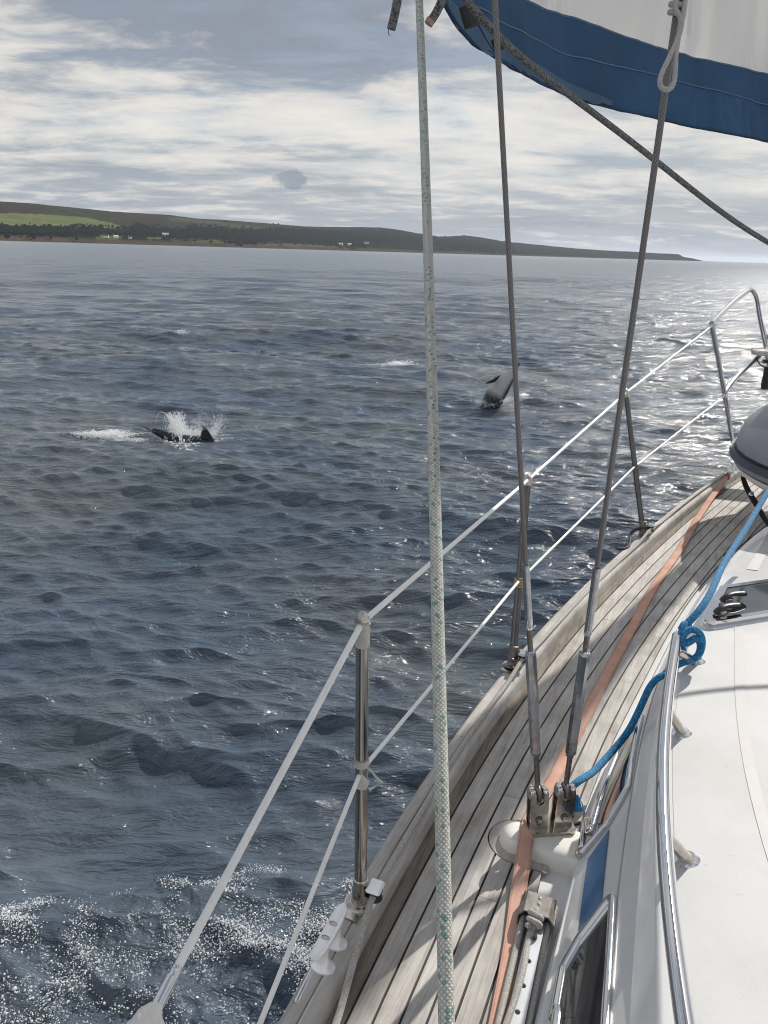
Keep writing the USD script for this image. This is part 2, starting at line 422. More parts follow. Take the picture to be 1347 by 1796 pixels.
WEBBING = look("webbing", {
    "uv": ("uvmap", {"attribute": "st"}), "s": ("separate_xyz", {}),
    "v": ("math", {"math_type": "multiply", "value2": 420.0}), "pv": ("math", {"math_type": "pingpong", "value2": 0.5}),
    "u4": ("math", {"math_type": "multiply", "value2": 2.0}), "pu": ("math", {"math_type": "pingpong", "value2": 0.5}), "er": ("rgb_ramp", {"ramp": [(0.0, (1, 1, 1)), (0.24, (1, 1, 1)), (0.29, (0.74, 0.68, 0.65)), (0.33, (1, 1, 1)), (0.44, (0.95, 0.93, 0.92)), (0.5, (0.8, 0.75, 0.73))]}),
    "tc": ("texture_coordinate", {}), "n": ("noise_texture", {"scale": 9.0, "detail": 7.0, "roughness": 0.65}),
    "r": ("rgb_ramp", {"ramp": [(0.3, (0.46, 0.255, 0.19)), (0.5, (0.56, 0.335, 0.255)), (0.7, (0.64, 0.42, 0.34))]}),
    "mul": ("mix_color", {"blend_type": "multiply", "fac": 1.0}),
    "b": ("bump", {"strength": 0.6, "distance": 0.001}), "p": ("principled_bsdf", {"roughness": 0.85, "specular_ior_level": 0.2})},
    [("uv.UV", "s.vector"), ("s.y", "v.value1"), ("v.value", "pv.value1"), ("s.x", "u4.value1"), ("u4.value", "pu.value1"), ("pu.value", "er.fac"), ("tc.object", "n.vector"), ("n.fac", "r.fac"), ("r.color", "mul.a"), ("er.color", "mul.b"), ("mul.result", "p.base_color"),
     ("pv.value", "b.height"), ("b.normal", "p.normal")])
SHEET_MAT = rope_mat("green_fleck_sheet", (0.60, 0.60, 0.54), (0.17, 0.33, 0.26), 0.10, (9.0, 230.0))
LAZY_MAT = rope_mat("dark_fleck_sheet", (0.22, 0.21, 0.19), (0.06, 0.075, 0.095), 0.38, (10.0, 250.0))
BLUE_ROPE = rope_mat("blue_rope", (0.016, 0.19, 0.42), (0.03, 0.30, 0.56), 0.2, (9.0, 170.0))
GREY_ROPE = rope_mat("grey_rope", (0.60, 0.58, 0.54), (0.44, 0.42, 0.38), 0.2, (8.0, 260.0))
CORD = rope_mat("loop_cord", (0.58, 0.56, 0.53), (0.44, 0.42, 0.4), 0.2, (8.0, 380.0))
DINGHY_TUBE = plain("grey_hypalon", (0.23, 0.235, 0.26), 0.42, noise=0.05, scale=8, bump=0.05, bscale=500)
DINGHY_BAND = plain("dark_strake", (0.05, 0.055, 0.075), 0.45, noise=0.1, scale=30)
DINGHY_HULL = plain("dinghy_hull", (0.66, 0.65, 0.62), 0.35, noise=0.04, scale=12)
TAPE = look("clear_tape", {"p": ("principled_bsdf", {"base_color": (0.72, 0.71, 0.66), "roughness": 0.3}), "t": ("translucent_bsdf", {"color": (0.7, 0.69, 0.62)}), "m": ("mix_closure", {"fac": 0.35})},
            [("p.BSDF", "m.closure1"), ("t.BSDF", "m.closure2")], surface="m.closure")
CLOTH = plain("white_tape_wrap", (0.72, 0.70, 0.66), 0.6, noise=0.08, scale=70, bump=0.4, bscale=260)


def cloth_look(name, col, trans, fac, noise=0.12):
    c = np.asarray(col)
    return look(name, {
        "tc": ("texture_coordinate", {}), "n": ("noise_texture", {"scale": 5.0, "detail": 5.0, "roughness": 0.6}),
        "r": ("rgb_ramp", {"ramp": [(0.3, tuple(c * (1 - noise))), (0.7, tuple(np.clip(c * (1 + noise), 0, 1)))]}),
        "nb": ("noise_texture", {"scale": 700.0, "detail": 2.0}), "b": ("bump", {"strength": 0.25, "distance": 0.001}),
        "p": ("principled_bsdf", {"roughness": 0.6, "specular_ior_level": 0.3}), "t": ("translucent_bsdf", {"color": tuple(trans)}), "m": ("mix_closure", {"fac": fac})},
        [("tc.object", "n.vector"), ("n.fac", "r.fac"), ("r.color", "p.base_color"), ("tc.object", "nb.vector"), ("nb.fac", "b.height"), ("b.normal", "p.normal"),
         ("p.BSDF", "m.closure1"), ("t.BSDF", "m.closure2")], surface="m.closure")


SAIL_WHITE = cloth_look("sailcloth", (0.80, 0.78, 0.74), (0.86, 0.83, 0.77), 0.5, 0.04)
SAIL_BLUE = cloth_look("blue_sailcloth", (0.018, 0.070, 0.150), (0.02, 0.085, 0.19), 0.3, 0.28)
SAIL_PATCH = cloth_look("faded_blue_cloth", (0.085, 0.17, 0.27), (0.08, 0.17, 0.28), 0.3, 0.2)
THREAD = plain("seam_thread", (0.10, 0.16, 0.24), 0.7)
STEEL_POST_DARK_REFL = plain("dark_reflection_stanchion_steel", (0.15, 0.135, 0.125), 0.2, 1.0, noise=0.2, scale=30)  # darker copy for the farther posts: reflected dark sea put into the colour
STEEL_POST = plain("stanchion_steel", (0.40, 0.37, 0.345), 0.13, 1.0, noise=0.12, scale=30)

# sea water: dark body, Fresnel reflection, fine ripples as bump, foam where the mesh says so.
# Ripples too small to resolve far out become a rougher surface there.
water_nodes = {
    "geo": ("geometry", {}), "len": ("vector_math", {"math_type": "length"}),
    "m1": ("mapping", {"rotation": (0, 0, 0.12), "scale": (3.4, 11.0, 1.0)}),
    "m2": ("mapping", {"rotation": (0, 0, -0.20), "scale": (11.0, 30.0, 1.0)}),
    "m3": ("mapping", {"rotation": (0, 0, 0.1), "scale": (0.7, 1.9, 1.0)}),
    "n1": ("noise_texture", {"scale": 1.0, "detail": 4.0, "roughness": 0.6, "distortion": 0.7}),
    "n2": ("noise_texture", {"scale": 1.0, "detail": 2.0, "roughness": 0.5, "distortion": 0.5}),
    "n3": ("noise_texture", {"scale": 1.0, "detail": 3.0, "roughness": 0.5, "distortion": 0.4}),
    "k1": ("map_range", {"from_min": 15.0, "from_max": 260.0, "to_min": 1.0, "to_max": 0.0, "clamp": True}),
    "k2": ("map_range", {"from_min": 5.0, "from_max": 60.0, "to_min": 1.0, "to_max": 0.0, "clamp": True}),
    "k3": ("map_range", {"from_min": 60.0, "from_max": 900.0, "to_min": 1.0, "to_max": 0.15, "clamp": True}),
    "kr": ("map_range", {"from_min": 4.0, "from_max": 70.0, "to_min": 0.085, "to_max": 0.25, "clamp": True}),
    "b3": ("bump", {"distance": 0.30}), "b1": ("bump", {"distance": 0.060}), "b2": ("bump", {"distance": 0.0140}),
    "big": ("noise_texture", {"scale": 0.35, "detail": 3.0}),
    "cr": ("rgb_ramp", {"ramp": [(0.38, (0.048, 0.070, 0.100)), (0.62, (0.078, 0.092, 0.104))]}),
    "fo": ("attribute", {"attribute": "foam"}), "ch": ("attribute", {"attribute": "churn"}),
    "n4": ("noise_texture", {"scale": 46.0, "detail": 2.0, "roughness": 0.6, "distortion": 0.6}), "b4": ("bump", {"distance": 0.012}), "cr2": ("math", {"math_type": "multiply", "value2": 0.17}), "rmax": ("math", {"math_type": "maximum"}),
    "kn": ("map_range", {"from_min": 3.0, "from_max": 11.0, "to_min": 1.7, "to_max": 0.95, "clamp": True}), "k1n": ("math", {"math_type": "multiply"}),
    "fn": ("noise_texture", {"scale": 22.0, "detail": 8.0, "roughness": 0.72, "distortion": 0.8}),
    "fs": ("math", {"math_type": "add"}),
    "fr": ("rgb_ramp", {"ramp": [(0.0, (0, 0, 0)), (0.90, (0, 0, 0)), (1.0, (1, 1, 1))]}),
    "fh": ("math", {"math_type": "multiply", "value2": 0.88}),
    "half": ("mix_color", {"blend_type": "multiply", "fac": 1.0, "b": (0.55, 0.55, 0.55)}), "p": ("principled_bsdf", {"ior": 1.42, "specular_ior_level": 0.5}), "body": ("diffuse_bsdf", {"normal": (0.0, 0.0, 1.0)}), "sum": ("add_closure", {}),
    "foam": ("principled_bsdf", {"base_color": (0.72, 0.74, 0.75), "roughness": 0.7}),
    "mix": ("mix_closure", {}),
}
water_links = [
    ("geo.position", "m1.vector"), ("geo.position", "m2.vector"), ("geo.position", "m3.vector"), ("m1.vector", "n1.vector"), ("m2.vector", "n2.vector"), ("m3.vector", "n3.vector"),
    ("geo.position", "len.vector1"), ("len.value", "k1.value"), ("len.value", "k2.value"), ("len.value", "k3.value"), ("len.value", "kr.value"),
    ("len.value", "kn.value"), ("k1.result", "k1n.value1"), ("kn.result", "k1n.value2"), ("k1n.value", "b1.strength"), ("geo.position", "n4.vector"), ("n4.fac", "b4.height"), ("ch.fac", "b4.strength"), ("b2.normal", "b4.normal"), ("k2.result", "b2.strength"), ("k3.result", "b3.strength"), ("ch.fac", "cr2.value1"), ("kr.result", "rmax.value1"), ("cr2.value", "rmax.value2"), ("rmax.value", "p.roughness"),
    ("n3.fac", "b3.height"), ("b3.normal", "b1.normal"), ("n1.fac", "b1.height"), ("b1.normal", "b2.normal"), ("n2.fac", "b2.height"), ("b4.normal", "p.normal"),
    ("geo.position", "big.vector"), ("big.fac", "cr.fac"), ("cr.color", "half.a"), ("half.result", "body.color"), ("half.result", "p.base_color"), ("p.BSDF", "sum.closure1"), ("body.BSDF", "sum.closure2"),
    ("fo.fac", "fs.value1"), ("geo.position", "fn.vector"), ("fn.fac", "fs.value2"), ("fs.value", "fh.value1"), ("fh.value", "fr.fac"),
    ("fr.color", "mix.fac"), ("sum.closure", "mix.closure1"), ("foam.BSDF", "mix.closure2"),
]
WATER = look("sea_water", water_nodes, water_links, surface="mix.closure")


def tinted(name, rough=0.9, mott=0.25, scale=0.02, spec=0.2):
    """Colour from the mesh's own "tint" attribute, mottled."""
    return look(name, {
        "a": ("attribute", {"attribute": "tint"}), "geo": ("geometry", {}), "n": ("noise_texture", {"scale": scale, "detail": 6.0, "roughness": 0.7}),
        "r": ("rgb_ramp", {"ramp": [(0.3, (1 - mott,) * 3), (0.7, (1 + mott,) * 3)]}),
        "mul": ("mix_color", {"blend_type": "multiply", "fac": 1.0, "use_clamp": False}), "p": ("principled_bsdf", {"roughness": rough, "specular_ior_level": spec})},
        [("geo.position", "n.vector"), ("n.fac", "r.fac"), ("a.color", "mul.a"), ("r.color", "mul.b"), ("mul.result", "p.base_color")])


LAND = tinted("moor_and_fields", rough=1.0, mott=0.3, scale=0.012, spec=0.0)
DOLPHIN = tinted("dolphin_skin", rough=0.13, mott=0.05, scale=8.0, spec=0.5)
WOODS = plain("far_trees", (0.013, 0.018, 0.013), 1.0, noise=0.35, scale=0.03, spec=0.0)
WALLW = plain("white_render", (0.75, 0.74, 0.71), 0.8, noise=0.04, scale=0.5)
SLATE = plain("slate_roof", (0.10, 0.10, 0.11), 0.6, noise=0.2, scale=1.0)
PALE_ROOF = plain("pale_sheet_roof", (0.62, 0.63, 0.64), 0.5, noise=0.05, scale=0.5)
PANE = plain("dark_pane", (0.03, 0.035, 0.04), 0.1)
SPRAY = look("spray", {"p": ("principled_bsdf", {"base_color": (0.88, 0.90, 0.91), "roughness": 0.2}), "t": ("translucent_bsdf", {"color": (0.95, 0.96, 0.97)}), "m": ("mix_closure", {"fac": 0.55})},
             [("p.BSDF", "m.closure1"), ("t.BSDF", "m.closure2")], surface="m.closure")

# ------------------------------------------------------------------ the sea
WAVES = []
_r = np.random.default_rng(11)
for lam in np.r_[np.geomspace(0.10, 0.5, 54), np.geomspace(0.55, 2.0, 20), np.geomspace(2.3, 9.0, 14)]:
    th = math.radians(-97) + _r.normal(0, 0.36 if lam < 2 else 0.26)
    k = 2 * PI / lam
    steep = 0.066 if lam < 0.5 else (0.045 if lam < 2.0 else 0.033)
    WAVES.append((k * math.cos(th), k * math.sin(th), steep / k, _r.uniform(0, 2 * PI), lam))


def bow_wave(x, y):
    """The wave that the hull pushes aside: a ridge with a steep outer face running away from the side."""
    a, b = at_z(-260, 1655, 0)[:2], at_z(640, 1500, 0)[:2]
    d = unit(b - a); n = np.array([-d[1], d[0]])       # n points away from the boat, up the picture
    s = (x - a[0]) * d[0] + (y - a[1]) * d[1]
    w = (x - a[0]) * n[0] + (y - a[1]) * n[1] + 0.05 * np.sin(3.1 * s) + 0.03 * np.sin(7.3 * s + 1)
    L = np.linalg.norm(b - a)
    along = 1 / (1 + np.exp(-(s + 0.6) / 0.25)) / (1 + np.exp((s - L - 0.5) / 0.25))
    h = np.where(w > 0, np.exp(-(w / 0.13) ** 2), np.exp(-(w / 0.55) ** 2)) * 0.13 * along
    inside = along * np.clip((0.16 - w + 0.10 * np.sin(5.2 * s + 2) + 0.05 * np.sin(13 * s)) / 0.55, 0, 1) * np.exp(-np.maximum(-w - 0.1, 0) / 2.0)
    return h, inside


FOAM_SPOTS = []  # (px, py, half width px, half height px, amount)
for q in [(190, 762, 75, 16, 0.62), (325, 775, 70, 22, 0.60), (330, 605, 62, 16, 0.50), (700, 641, 42, 7, 0.6), (440, 620, 60, 10, 0.38), (318, 586, 24, 8, 0.55), (395, 938, 20, 4, 0.45),
          (880, 700, 34, 10, 0.5), (1000, 680, 60, 8, 0.40), (400, 760, 50, 8, 0.42), (110, 925, 50, 8, 0.34), (560, 545, 26, 3, 0.46), (250, 655, 30, 4, 0.42), (620, 900, 24, 4, 0.42), (980, 600, 26, 3, 0.45), (1130, 720, 24, 4, 0.42), (330, 800, 45, 10, 0.5)]:
    FOAM_SPOTS.append(q)


NEAR = {}


def sea():
    # polar lattice round the eye: fine where the photograph looks, to the horizon
    dep = np.r_[np.linspace(60, 35, 330), np.linspace(35, 8, 470)[1:], np.linspace(8, 1.0, 260)[1:], np.geomspace(1.0, 0.0035, 70)[1:]]
    r = EYE / np.tan(np.radians(dep))
    r = np.r_[0.02, 0.5, r]
    az = np.r_[np.linspace(-180, -50, 40)[:-1], np.linspace(-50, 46, 880), np.linspace(46, 180, 40)[1:]]
    A, R = np.meshgrid(np.radians(az), r)
    X, Y = R * np.sin(A), R * np.cos(A)
    dr = np.gradient(r)[:, None]
    sp = np.maximum(np.broadcast_to(dr, R.shape), R * np.gradient(np.radians(az))[None, :])
    Z = np.zeros_like(X)
    DX, DY = np.zeros_like(X), np.zeros_like(X)
    gust = 0.70 + 0.6 * meshkit.fbm(np.stack([X * 0.12, Y * 0.12, np.zeros_like(X)], -1), 3, 5)
    for kx, ky, a, ph, lam in WAVES:
        fade = np.clip(lam / (sp * 3.0) - 0.35, 0, 1)
        rows = fade.max(1) > 0
        p_ = kx * X[rows] + ky * Y[rows] + ph
        f_ = fade[rows] * a * gust[rows]
        Z[rows] += f_ * np.cos(p_)
        kk = math.hypot(kx, ky)
        DX[rows] -= 0.8 * f_ * np.sin(p_) * kx / kk
        DY[rows] -= 0.8 * f_ * np.sin(p_) * ky / kk
    near = R < 12
    hb, ins = bow_wave(X, Y)
    Z += np.where(near, hb, 0)
    chop = meshkit.fbm(np.stack([X * 5, Y * 5, np.zeros_like(X)], -1), 4, 3) - 0.5
    chop2 = meshkit.fbm(np.stack([X * 17 + 3 * chop, Y * 17, np.zeros_like(X)], -1), 3, 14) - 0.5
    Z += np.where(near, ins * (chop * 0.10 + chop2 * 0.035), 0)
    churn = np.where(near, np.clip(ins * (0.35 + 1.3 * meshkit.fbm(np.stack([X * 2.2, Y * 3.5, np.zeros_like(X)], -1), 3, 41)), 0, 1.1), 0)
    foam = np.where(near, ins * 0.34, 0)
    foam += np.where(near, np.clip(ins, 0, 1) * (0.20 * np.clip((2.0 - Y) / 0.5, 0, 1) + 0.30 * (meshkit.fbm(np.stack([X * 1.6 + Y * 1.2, Y * 4.5, np.zeros_like(X)], -1), 4, 77) - 0.38)), 0)
    PX = proj(np.stack([X, Y, np.zeros_like(X)], -1))
    ahead = (Y > 0.3)
    for x0, y0, sx, sy, amt in FOAM_SPOTS:
        g = np.exp(-((PX[..., 0] - x0) / sx) ** 2 - ((PX[..., 1] - y0) / sy) ** 2)
        foam = np.maximum(foam, np.where(ahead, amt * g ** 0.6, 0))
        churn = np.maximum(churn, np.where(ahead, 0.9 * g ** 0.5, 0))
    V = np.stack([X + DX, Y + DY, Z], -1)
    sel = (R > 0.6) & (R < 6) & (Y > 0.2) & (X < 0.5)
    NEAR["p"], NEAR["ins"] = V[sel], ins[sel]
    v, f = grid(V)
    f = f[:, ::-1]
    p = single("sea", (v, f), WATER, None, None, smooth=True, kind="structure")
    tag(stage.GetPrimAtPath(p), "choppy dark blue-grey sea glittering under the sun", "sea")
    color_primvar(p, "foam", foam.ravel(), 1)
    color_primvar(p, "churn", churn.ravel(), 1)


sea()


def sea_z(x, y):
    return float(sum(a * math.cos(kx * x + ky * y + ph) for kx, ky, a, ph, lam in WAVES if lam > 0.5))


# ------------------------------------------------------------------ the far shore
def interp(pts, x):
    p = np.asarray(pts, float)
    return np.interp(x, p[:, 0], p[:, 1])


RIDGE = [(-700, 330), (-300, 342), (0, 353), (60, 357), (120, 363), (165, 367), (200, 371), (300, 377), (345, 383), (400, 386), (460, 391), (520, 396), (570, 398), (620, 398), (665, 399), (700, 403), (730, 409), (770, 415), (815, 413),
         (840, 416), (880, 423), (940, 429), (1000, 435), (1060, 439), (1100, 441), (1150, 444), (1190, 446), (1197, 450), (1215, 453), (1232, 457.5)]
SHORE_D = [(-700, 1700), (0, 1900), (400, 2400), (800, 3400), (1100, 4700), (1232, 5600)]
HOR = lambda x: 420 + x * 41 / 1347.0


def land():
    xs = np.r_[np.linspace(-700, -20, 90), np.linspace(-20, 1232, 620)[1:]]
    ts = np.r_[np.linspace(0, 1, 46), [1.15, 1.4, 1.8]]
    V = np.zeros((len(xs), len(ts), 3)); tint = np.zeros_like(V)
    for i, x in enumerate(xs):
        ds = interp(SHORE_D, x)
        yr = interp(RIDGE, x) + 0.9 * (meshkit.fbm(np.array([x * 0.06, 0, 0]), 4, 2) - 0.5)
        d = ray(x, HOR(x)); hz = unit([d[0], d[1], 0])
        end = np.clip((1232 - x) / 200, 0.08, 1)
        depth = (500 + 900 * end) * (0.4 + 0.6 * end)
        top = ds + depth
        dr_ = ray(x, min(yr, HOR(x) - 0.6))
        zr = EYE + top * dr_[2] / math.hypot(dr_[0], dr_[1])
        for j, t in enumerate(ts):
            if t <= 1:
                h = zr * (0.10 * min(t / 0.04, 1) + 0.90 * (0.35 * t + 0.65 * t * t * (3 - 2 * t)))
                h = max(h, 0) if t > 0 else -2.0
                bump = zr * 0.10 * (meshkit.fbm(np.array([x * 0.02, t * 5, 3.0]), 4, 9) - 0.5) * math.sin(PI * t)
            else:
                h, bump = zr * (1 - (t - 1) * 0.9), 0
            V[i, j] = hz * (ds + depth * t) + np.array([0, 0, h + bump])
    P = proj(V)
    px, py = P[..., 0], P[..., 1]
    nz = meshkit.fbm(np.stack([px * 0.02, py * 0.06, px * 0], -1), 4, 21)
    nz2 = meshkit.fbm(np.stack([px * 0.11, py * 0.25, px * 0], -1), 3, 31)
    moor = np.array([0.036, 0.028, 0.022]); heath = np.array([0.032, 0.037, 0.020]); green = np.array([0.112, 0.128, 0.054]); dark = np.array([0.010, 0.013, 0.010]); shore = np.array([0.060, 0.048, 0.036])
    tint[:] = moor
    w = np.clip((nz - 0.42) * 5, 0, 1)[..., None]
    tint = tint * (1 - w) + heath * w
    w = np.clip((px - 480) / 220, 0, 1)[..., None] * 0.85
    tint = tint * (1 - w) + dark * w
    H = HOR(px)

    def field(poly, col, mix=1.0):
        from shapely import contains_xy
        g = Polygon(poly)
        k = contains_xy(g, px + 5 * (nz2 - 0.5), py + 3 * (nz2 - 0.5))
        tint[k] = tint[k] * (1 - mix) + np.asarray(col) * mix

    field([(-700, 372), (-60, 371), (60, 375), (150, 381), (200, 392), (236, 405), (238, 408), (180, 405), (90, 396), (-60, 397), (-700, 398)], green)
    field([(290, 380), (345, 384), (450, 398), (500, 402), (420, 402), (350, 391), (300, 388)], heath * 1.9, 0.75)
    field([(-60, 397), (90, 396), (180, 405), (240, 409), (300, 411), (300, 421), (100, 420), (-60, 416)], dark)
    field([(330, 400), (560, 402), (700, 404), (700, 432), (560, 430), (420, 420), (330, 414)], dark, 0.85)
    field([(-60, 402), (130, 400), (240, 400), (330, 402), (480, 406), (640, 405), (900, 428), (900, 440), (640, 428), (470, 423), (330, 417), (240, 413), (-60, 411)], dark, 0.9)
    field([(320, 424), (380, 420), (400, 428), (500, 427), (600, 432), (600, 437), (330, 431)], green * 0.62)
    field([(168, 412), (215, 412), (212, 418), (170, 417)], green * 0.7)
    field([(262, 414), (285, 415), (282, 420), (255, 419)], green * 0.7)
    tint[:, ts < 0.03] = shore
    p = single("headland", grid(V), LAND, None, None, smooth=True, kind="structure")
    tag(stage.GetPrimAtPath(p), "long low headland of moor, woods and green fields across the water", "headland")
    color_primvar(p, "tint", tint.reshape(-1, 3))
    return xs, ts, V, P


LX, LT, LV, LP = land()


def land_at(px, py):
    """The point of the headland seen at a pixel (nearest lattice point on the facing slope)."""
    k = LT <= 1.0
    d = (LP[:, k, 0] - px) ** 2 + ((LP[:, k, 1] - py) * 3) ** 2
    i, j = np.unravel_index(np.argmin(d), d.shape)
    return LV[i, j]


def woods():
    r = np.random.default_rng(3)
    parts = []
    base = trimesh.creation.icosphere(1, 1.0)
    runs = [((-60, 405), (130, 406), 6, 1300), ((130, 406), (240, 410), 4, 240), ((130, 397), (180, 402), 3, 60), ((236, 402), (330, 412), 7, 700), ((330, 406), (470, 416), 9, 1500), ((470, 409), (640, 422), 10, 2200), ((640, 415), (900, 436), 8, 2000), ((395, 426), (440, 428), 1.5, 40), ((170, 396), (240, 402), 1.5, 40)]
    for (x0, y0), (x1, y1), sp, n in runs:
        for _ in range(n):
            t = r.uniform()
            x, y = x0 + (x1 - x0) * t, y0 + (y1 - y0) * t + r.normal(0, sp * 0.6)
            q = land_at(x, min(y, HOR(x) - 2.0))
            if q[2] < 2:
                continue
            s = r.uniform(2.0, 4.6)
            b = base.copy()
            b.vertices = b.vertices * (1 + r.normal(0, 0.18, (len(b.vertices), 1))) * np.array([s, s, s * r.uniform(0.7, 1.1)]) + q + np.array([r.normal(0, 6), r.normal(0, 6), s * 0.5])
            parts.append(b)
    single("woodland", trimesh.util.concatenate(parts), WOODS, "dark belts of far-off woodland along the foot of the headland", "woodland", smooth=True, kind="stuff")


woods()


def cottage(px, py, w, d, h, turn, roofm, label, wallm=WALLW, storeys=1):
    o = land_at(px, py).copy()
    o[2] -= 0.4
    a = math.atan2(o[0], o[1])
    X = np.array([math.cos(a + turn), -math.sin(a + turn), 0]); Yv = np.array([math.sin(a + turn), math.cos(a + turn), 0])
    M = frame(o, X, Yv, np.array([0, 0, 1.0]))
    t = thing("cottage", label, "cottage", o, "white cottages along the far shore")
    rh = d * 0.42
    g = Polygon([(-d / 2, 0), (d / 2, 0), (d / 2, h), (0, h + rh), (-d / 2, h)])
    wall = trimesh.creation.extrude_polygon(g, w, engine="earcut")
    wall.apply_transform(np.array([[0, 0, 1, -w / 2], [1, 0, 0, 0], [0, 1, 0, 0], [0, 0, 0, 1.0]]))
    wall.apply_transform(M)
    put(t, "wall", wall, wallm, False)
    for s in (-1, 1):
        e = np.array([[-w / 2 - 0.3, s * (d / 2 + 0.4), h - 0.30], [w / 2 + 0.3, s * (d / 2 + 0.4), h - 0.30], [w / 2 + 0.3, 0, h + rh + 0.12], [-w / 2 - 0.3, 0, h + rh + 0.12]])
        sl = trimesh.convex.convex_hull(np.vstack([e, e + np.array([0, 0, 0.25])])); sl.apply_transform(M)
        rp = put(t, "roof", sl, roofm, False)
    for s in (-1, 1):
        c = trimesh.creation.box((0.9, 0.9, 1.6)); c.apply_translation((s * (w / 2 - 0.8), 0, h + rh + 0.6)); c.apply_transform(M)
        put(t, "chimney", c, wallm, False)
    n = max(2, int(w / 4))
    for k in range(n):
        wx = -w / 2 + (k + 0.5) * w / n
        b = trimesh.creation.box((1.1, 0.12, 1.4)); b.apply_translation((wx, -d / 2 - 0.02, h * 0.55)); b.apply_transform(M)
        put(t, "window", b, PANE, False)


cottage(186, 417, 15, 7, 4.5, 0.25, SLATE, "white cottage with grey roof, furthest left of the shoreline buildings")
cottage(204, 418, 12, 7, 4.5, -0.2, PALE_ROOF, "small white cottage second from left, close to the shore below the wood")
cottage(228, 419, 9, 6, 4, 0.1, SLATE, "tiny white cottage third from left beside the shore")
cottage(290, 413, 19, 9, 5, 0.15, PALE_ROOF, "long pale roofed cottage standing alone uphill of the shoreline")
cottage(596, 430, 20, 8, 5, 0.2, PALE_ROOF, "white cottage left of a pair at the middle of the far shore")
cottage(613, 430, 15, 8, 5, -0.15, PALE_ROOF, "white cottage right of a pair at the middle of the far shore")
cottage(641, 427, 24, 9, 6, 0.1, SLATE, "larger white cottage set back by the dark wood, rightmost of the buildings")

# ------------------------------------------------------------------ the air: far shore fades a little to blue
HAZE = usdkit.material(stage, "/World/Looks/haze", {"v": ("principled_volume", {"color": (0.80, 0.88, 1.0), "density": 0.000036, "anisotropy": 0.3})}, [], volume="v.volume")
hz_box = trimesh.creation.box((90000, 90000, 222.0)); hz_box.apply_translation((0, 0, 108.0))
single("haze", hz_box, HAZE, "thin bluish sea haze that softens the far headland", "haze", smooth=False, kind="stuff")

# ------------------------------------------------------------------ the yacht
AX = math.radians(20)
UA, VA = np.array([math.sin(AX), math.cos(AX), 0]), np.array([math.cos(AX), -math.sin(AX), 0])   # forward, to starboard
ZUP = np.array([0, 0, 1.0])
DECK = 1.20
VC = 1.15                                                                                          # centreline


def bp(u, v, z):
    u, v, z = np.broadcast_arrays(np.asarray(u, float), np.asarray(v, float), np.asarray(z, float))
    return u[..., None] * UA + v[..., None] * VA + z[..., None] * ZUP


def to_uv(p):
    p = np.asarray(p, float)
    return p @ UA, p @ VA


def edge_fn(pts, z, aft, fore=(), s=0.0):
    """A fore-and-aft line of the boat, v as a smooth function of u, through surveyed points."""
    from scipy.interpolate import UnivariateSpline
    P = np.array([to_uv(at_z(x, y, z if np.ndim(z) == 0 else z[i])) for i, (x, y) in enumerate(pts)])
    P = np.vstack([np.array(aft).reshape(-1, 2), P, np.array(fore).reshape(-1, 2)])
    P = P[np.argsort(P[:, 0])]
    sp_ = UnivariateSpline(P[:, 0], P[:, 1], k=3, s=s)
    lo, hi = P[0, 0], P[-1, 0]
    return lambda u: sp_(np.clip(u, lo, hi)) + 0 * np.asarray(u)


rail_out = edge_fn([(502, 1796), (608, 1582), (655, 1479), (755, 1334), (840, 1214), (936, 1110), (991, 1052), (1049, 1010), (1138, 931), (1235, 849), (1280, 818)],
                   DECK + 0.05, [(-3.2, -0.12), (-2.0, -0.29), (-1.0, -0.385), (0.0, -0.425)], [(5.7, 0.83), (6.3, 1.13)], 0.0022)
CAPW = 0.056
foot = lambda u: rail_out(u) + CAPW
base = edge_fn([(971, 1640), (987, 1592), (1005, 1521), (1040, 1420), (1062, 1365), (1089, 1307), (1137, 1215), (1175, 1118), (1205, 1075), (1264, 1000), (1312, 951), (1347, 925)],
               DECK, [(-2.0, 0.03), (-1.0, -0.02), (0.0, -0.045), (0.9, -0.042)], [(4.5, 0.86), (5.2, 1.15)], 0.0004)

yacht = thing("yacht", "white sailing yacht with teak side deck, stainless rails and blue cabin stripe, under way", "sailing yacht", bp(1.4, VC, 0.0))


def run(fn, u0, u1, n, z, dv=0.0):
    u = np.linspace(u0, u1, n)
    return bp(u, fn(u) + dv, z)


# hull: both topsides, from under the capping to below the water
def hull():
    rows = []
    us = np.linspace(-3.0, 6.28, 70)
    for k, z in enumerate([DECK + 0.012, 1.0, 0.6, 0.2, -0.35]):
        t = (DECK - z) / 1.5
        dv = 0.006 + 0.25 * t ** 1.6 * np.clip((us + 3) / 9.3, 0.2, 1) + 0.1 * t
        rows.append(bp(us, np.minimum(rail_out(us) + dv, VC - 0.01), z))
    port = np.array(rows)
    star = port - 2 * ((port @ VA) - VC)[..., None] * VA
    v, f = grid(port); v2, f2 = grid(star)
    tr = trimesh.util.concatenate([trimesh.Trimesh(v, f, process=False), trimesh.Trimesh(v2, f2[:, ::-1], process=False)])
    stern = trimesh.convex.convex_hull(np.vstack([port[:, 0], star[:, 0], port[:, 0] + UA * 0.02, star[:, 0] + UA * 0.02]))
    return trimesh.util.concatenate([tr, stern])


put(yacht, "hull", hull(), GELCOAT)

# ---- deck: black caulking sheet, sprung planks laid over it, white margin by the cabin
us = np.linspace(-3.0, 6.28, 240)
deck_outline = Polygon(np.vstack([np.c_[us, rail_out(us) + 0.01], np.c_[us[::-1], 2 * VC - rail_out(us[::-1]) - 0.01]]))


def uv_world(mesh):
    mesh = mesh.copy()
    v = mesh.vertices
    mesh.vertices = bp(v[:, 0], v[:, 1], v[:, 2])
    mesh.invert() if np.linalg.det(np.array([UA, VA, ZUP])) < 0 else None
    return mesh


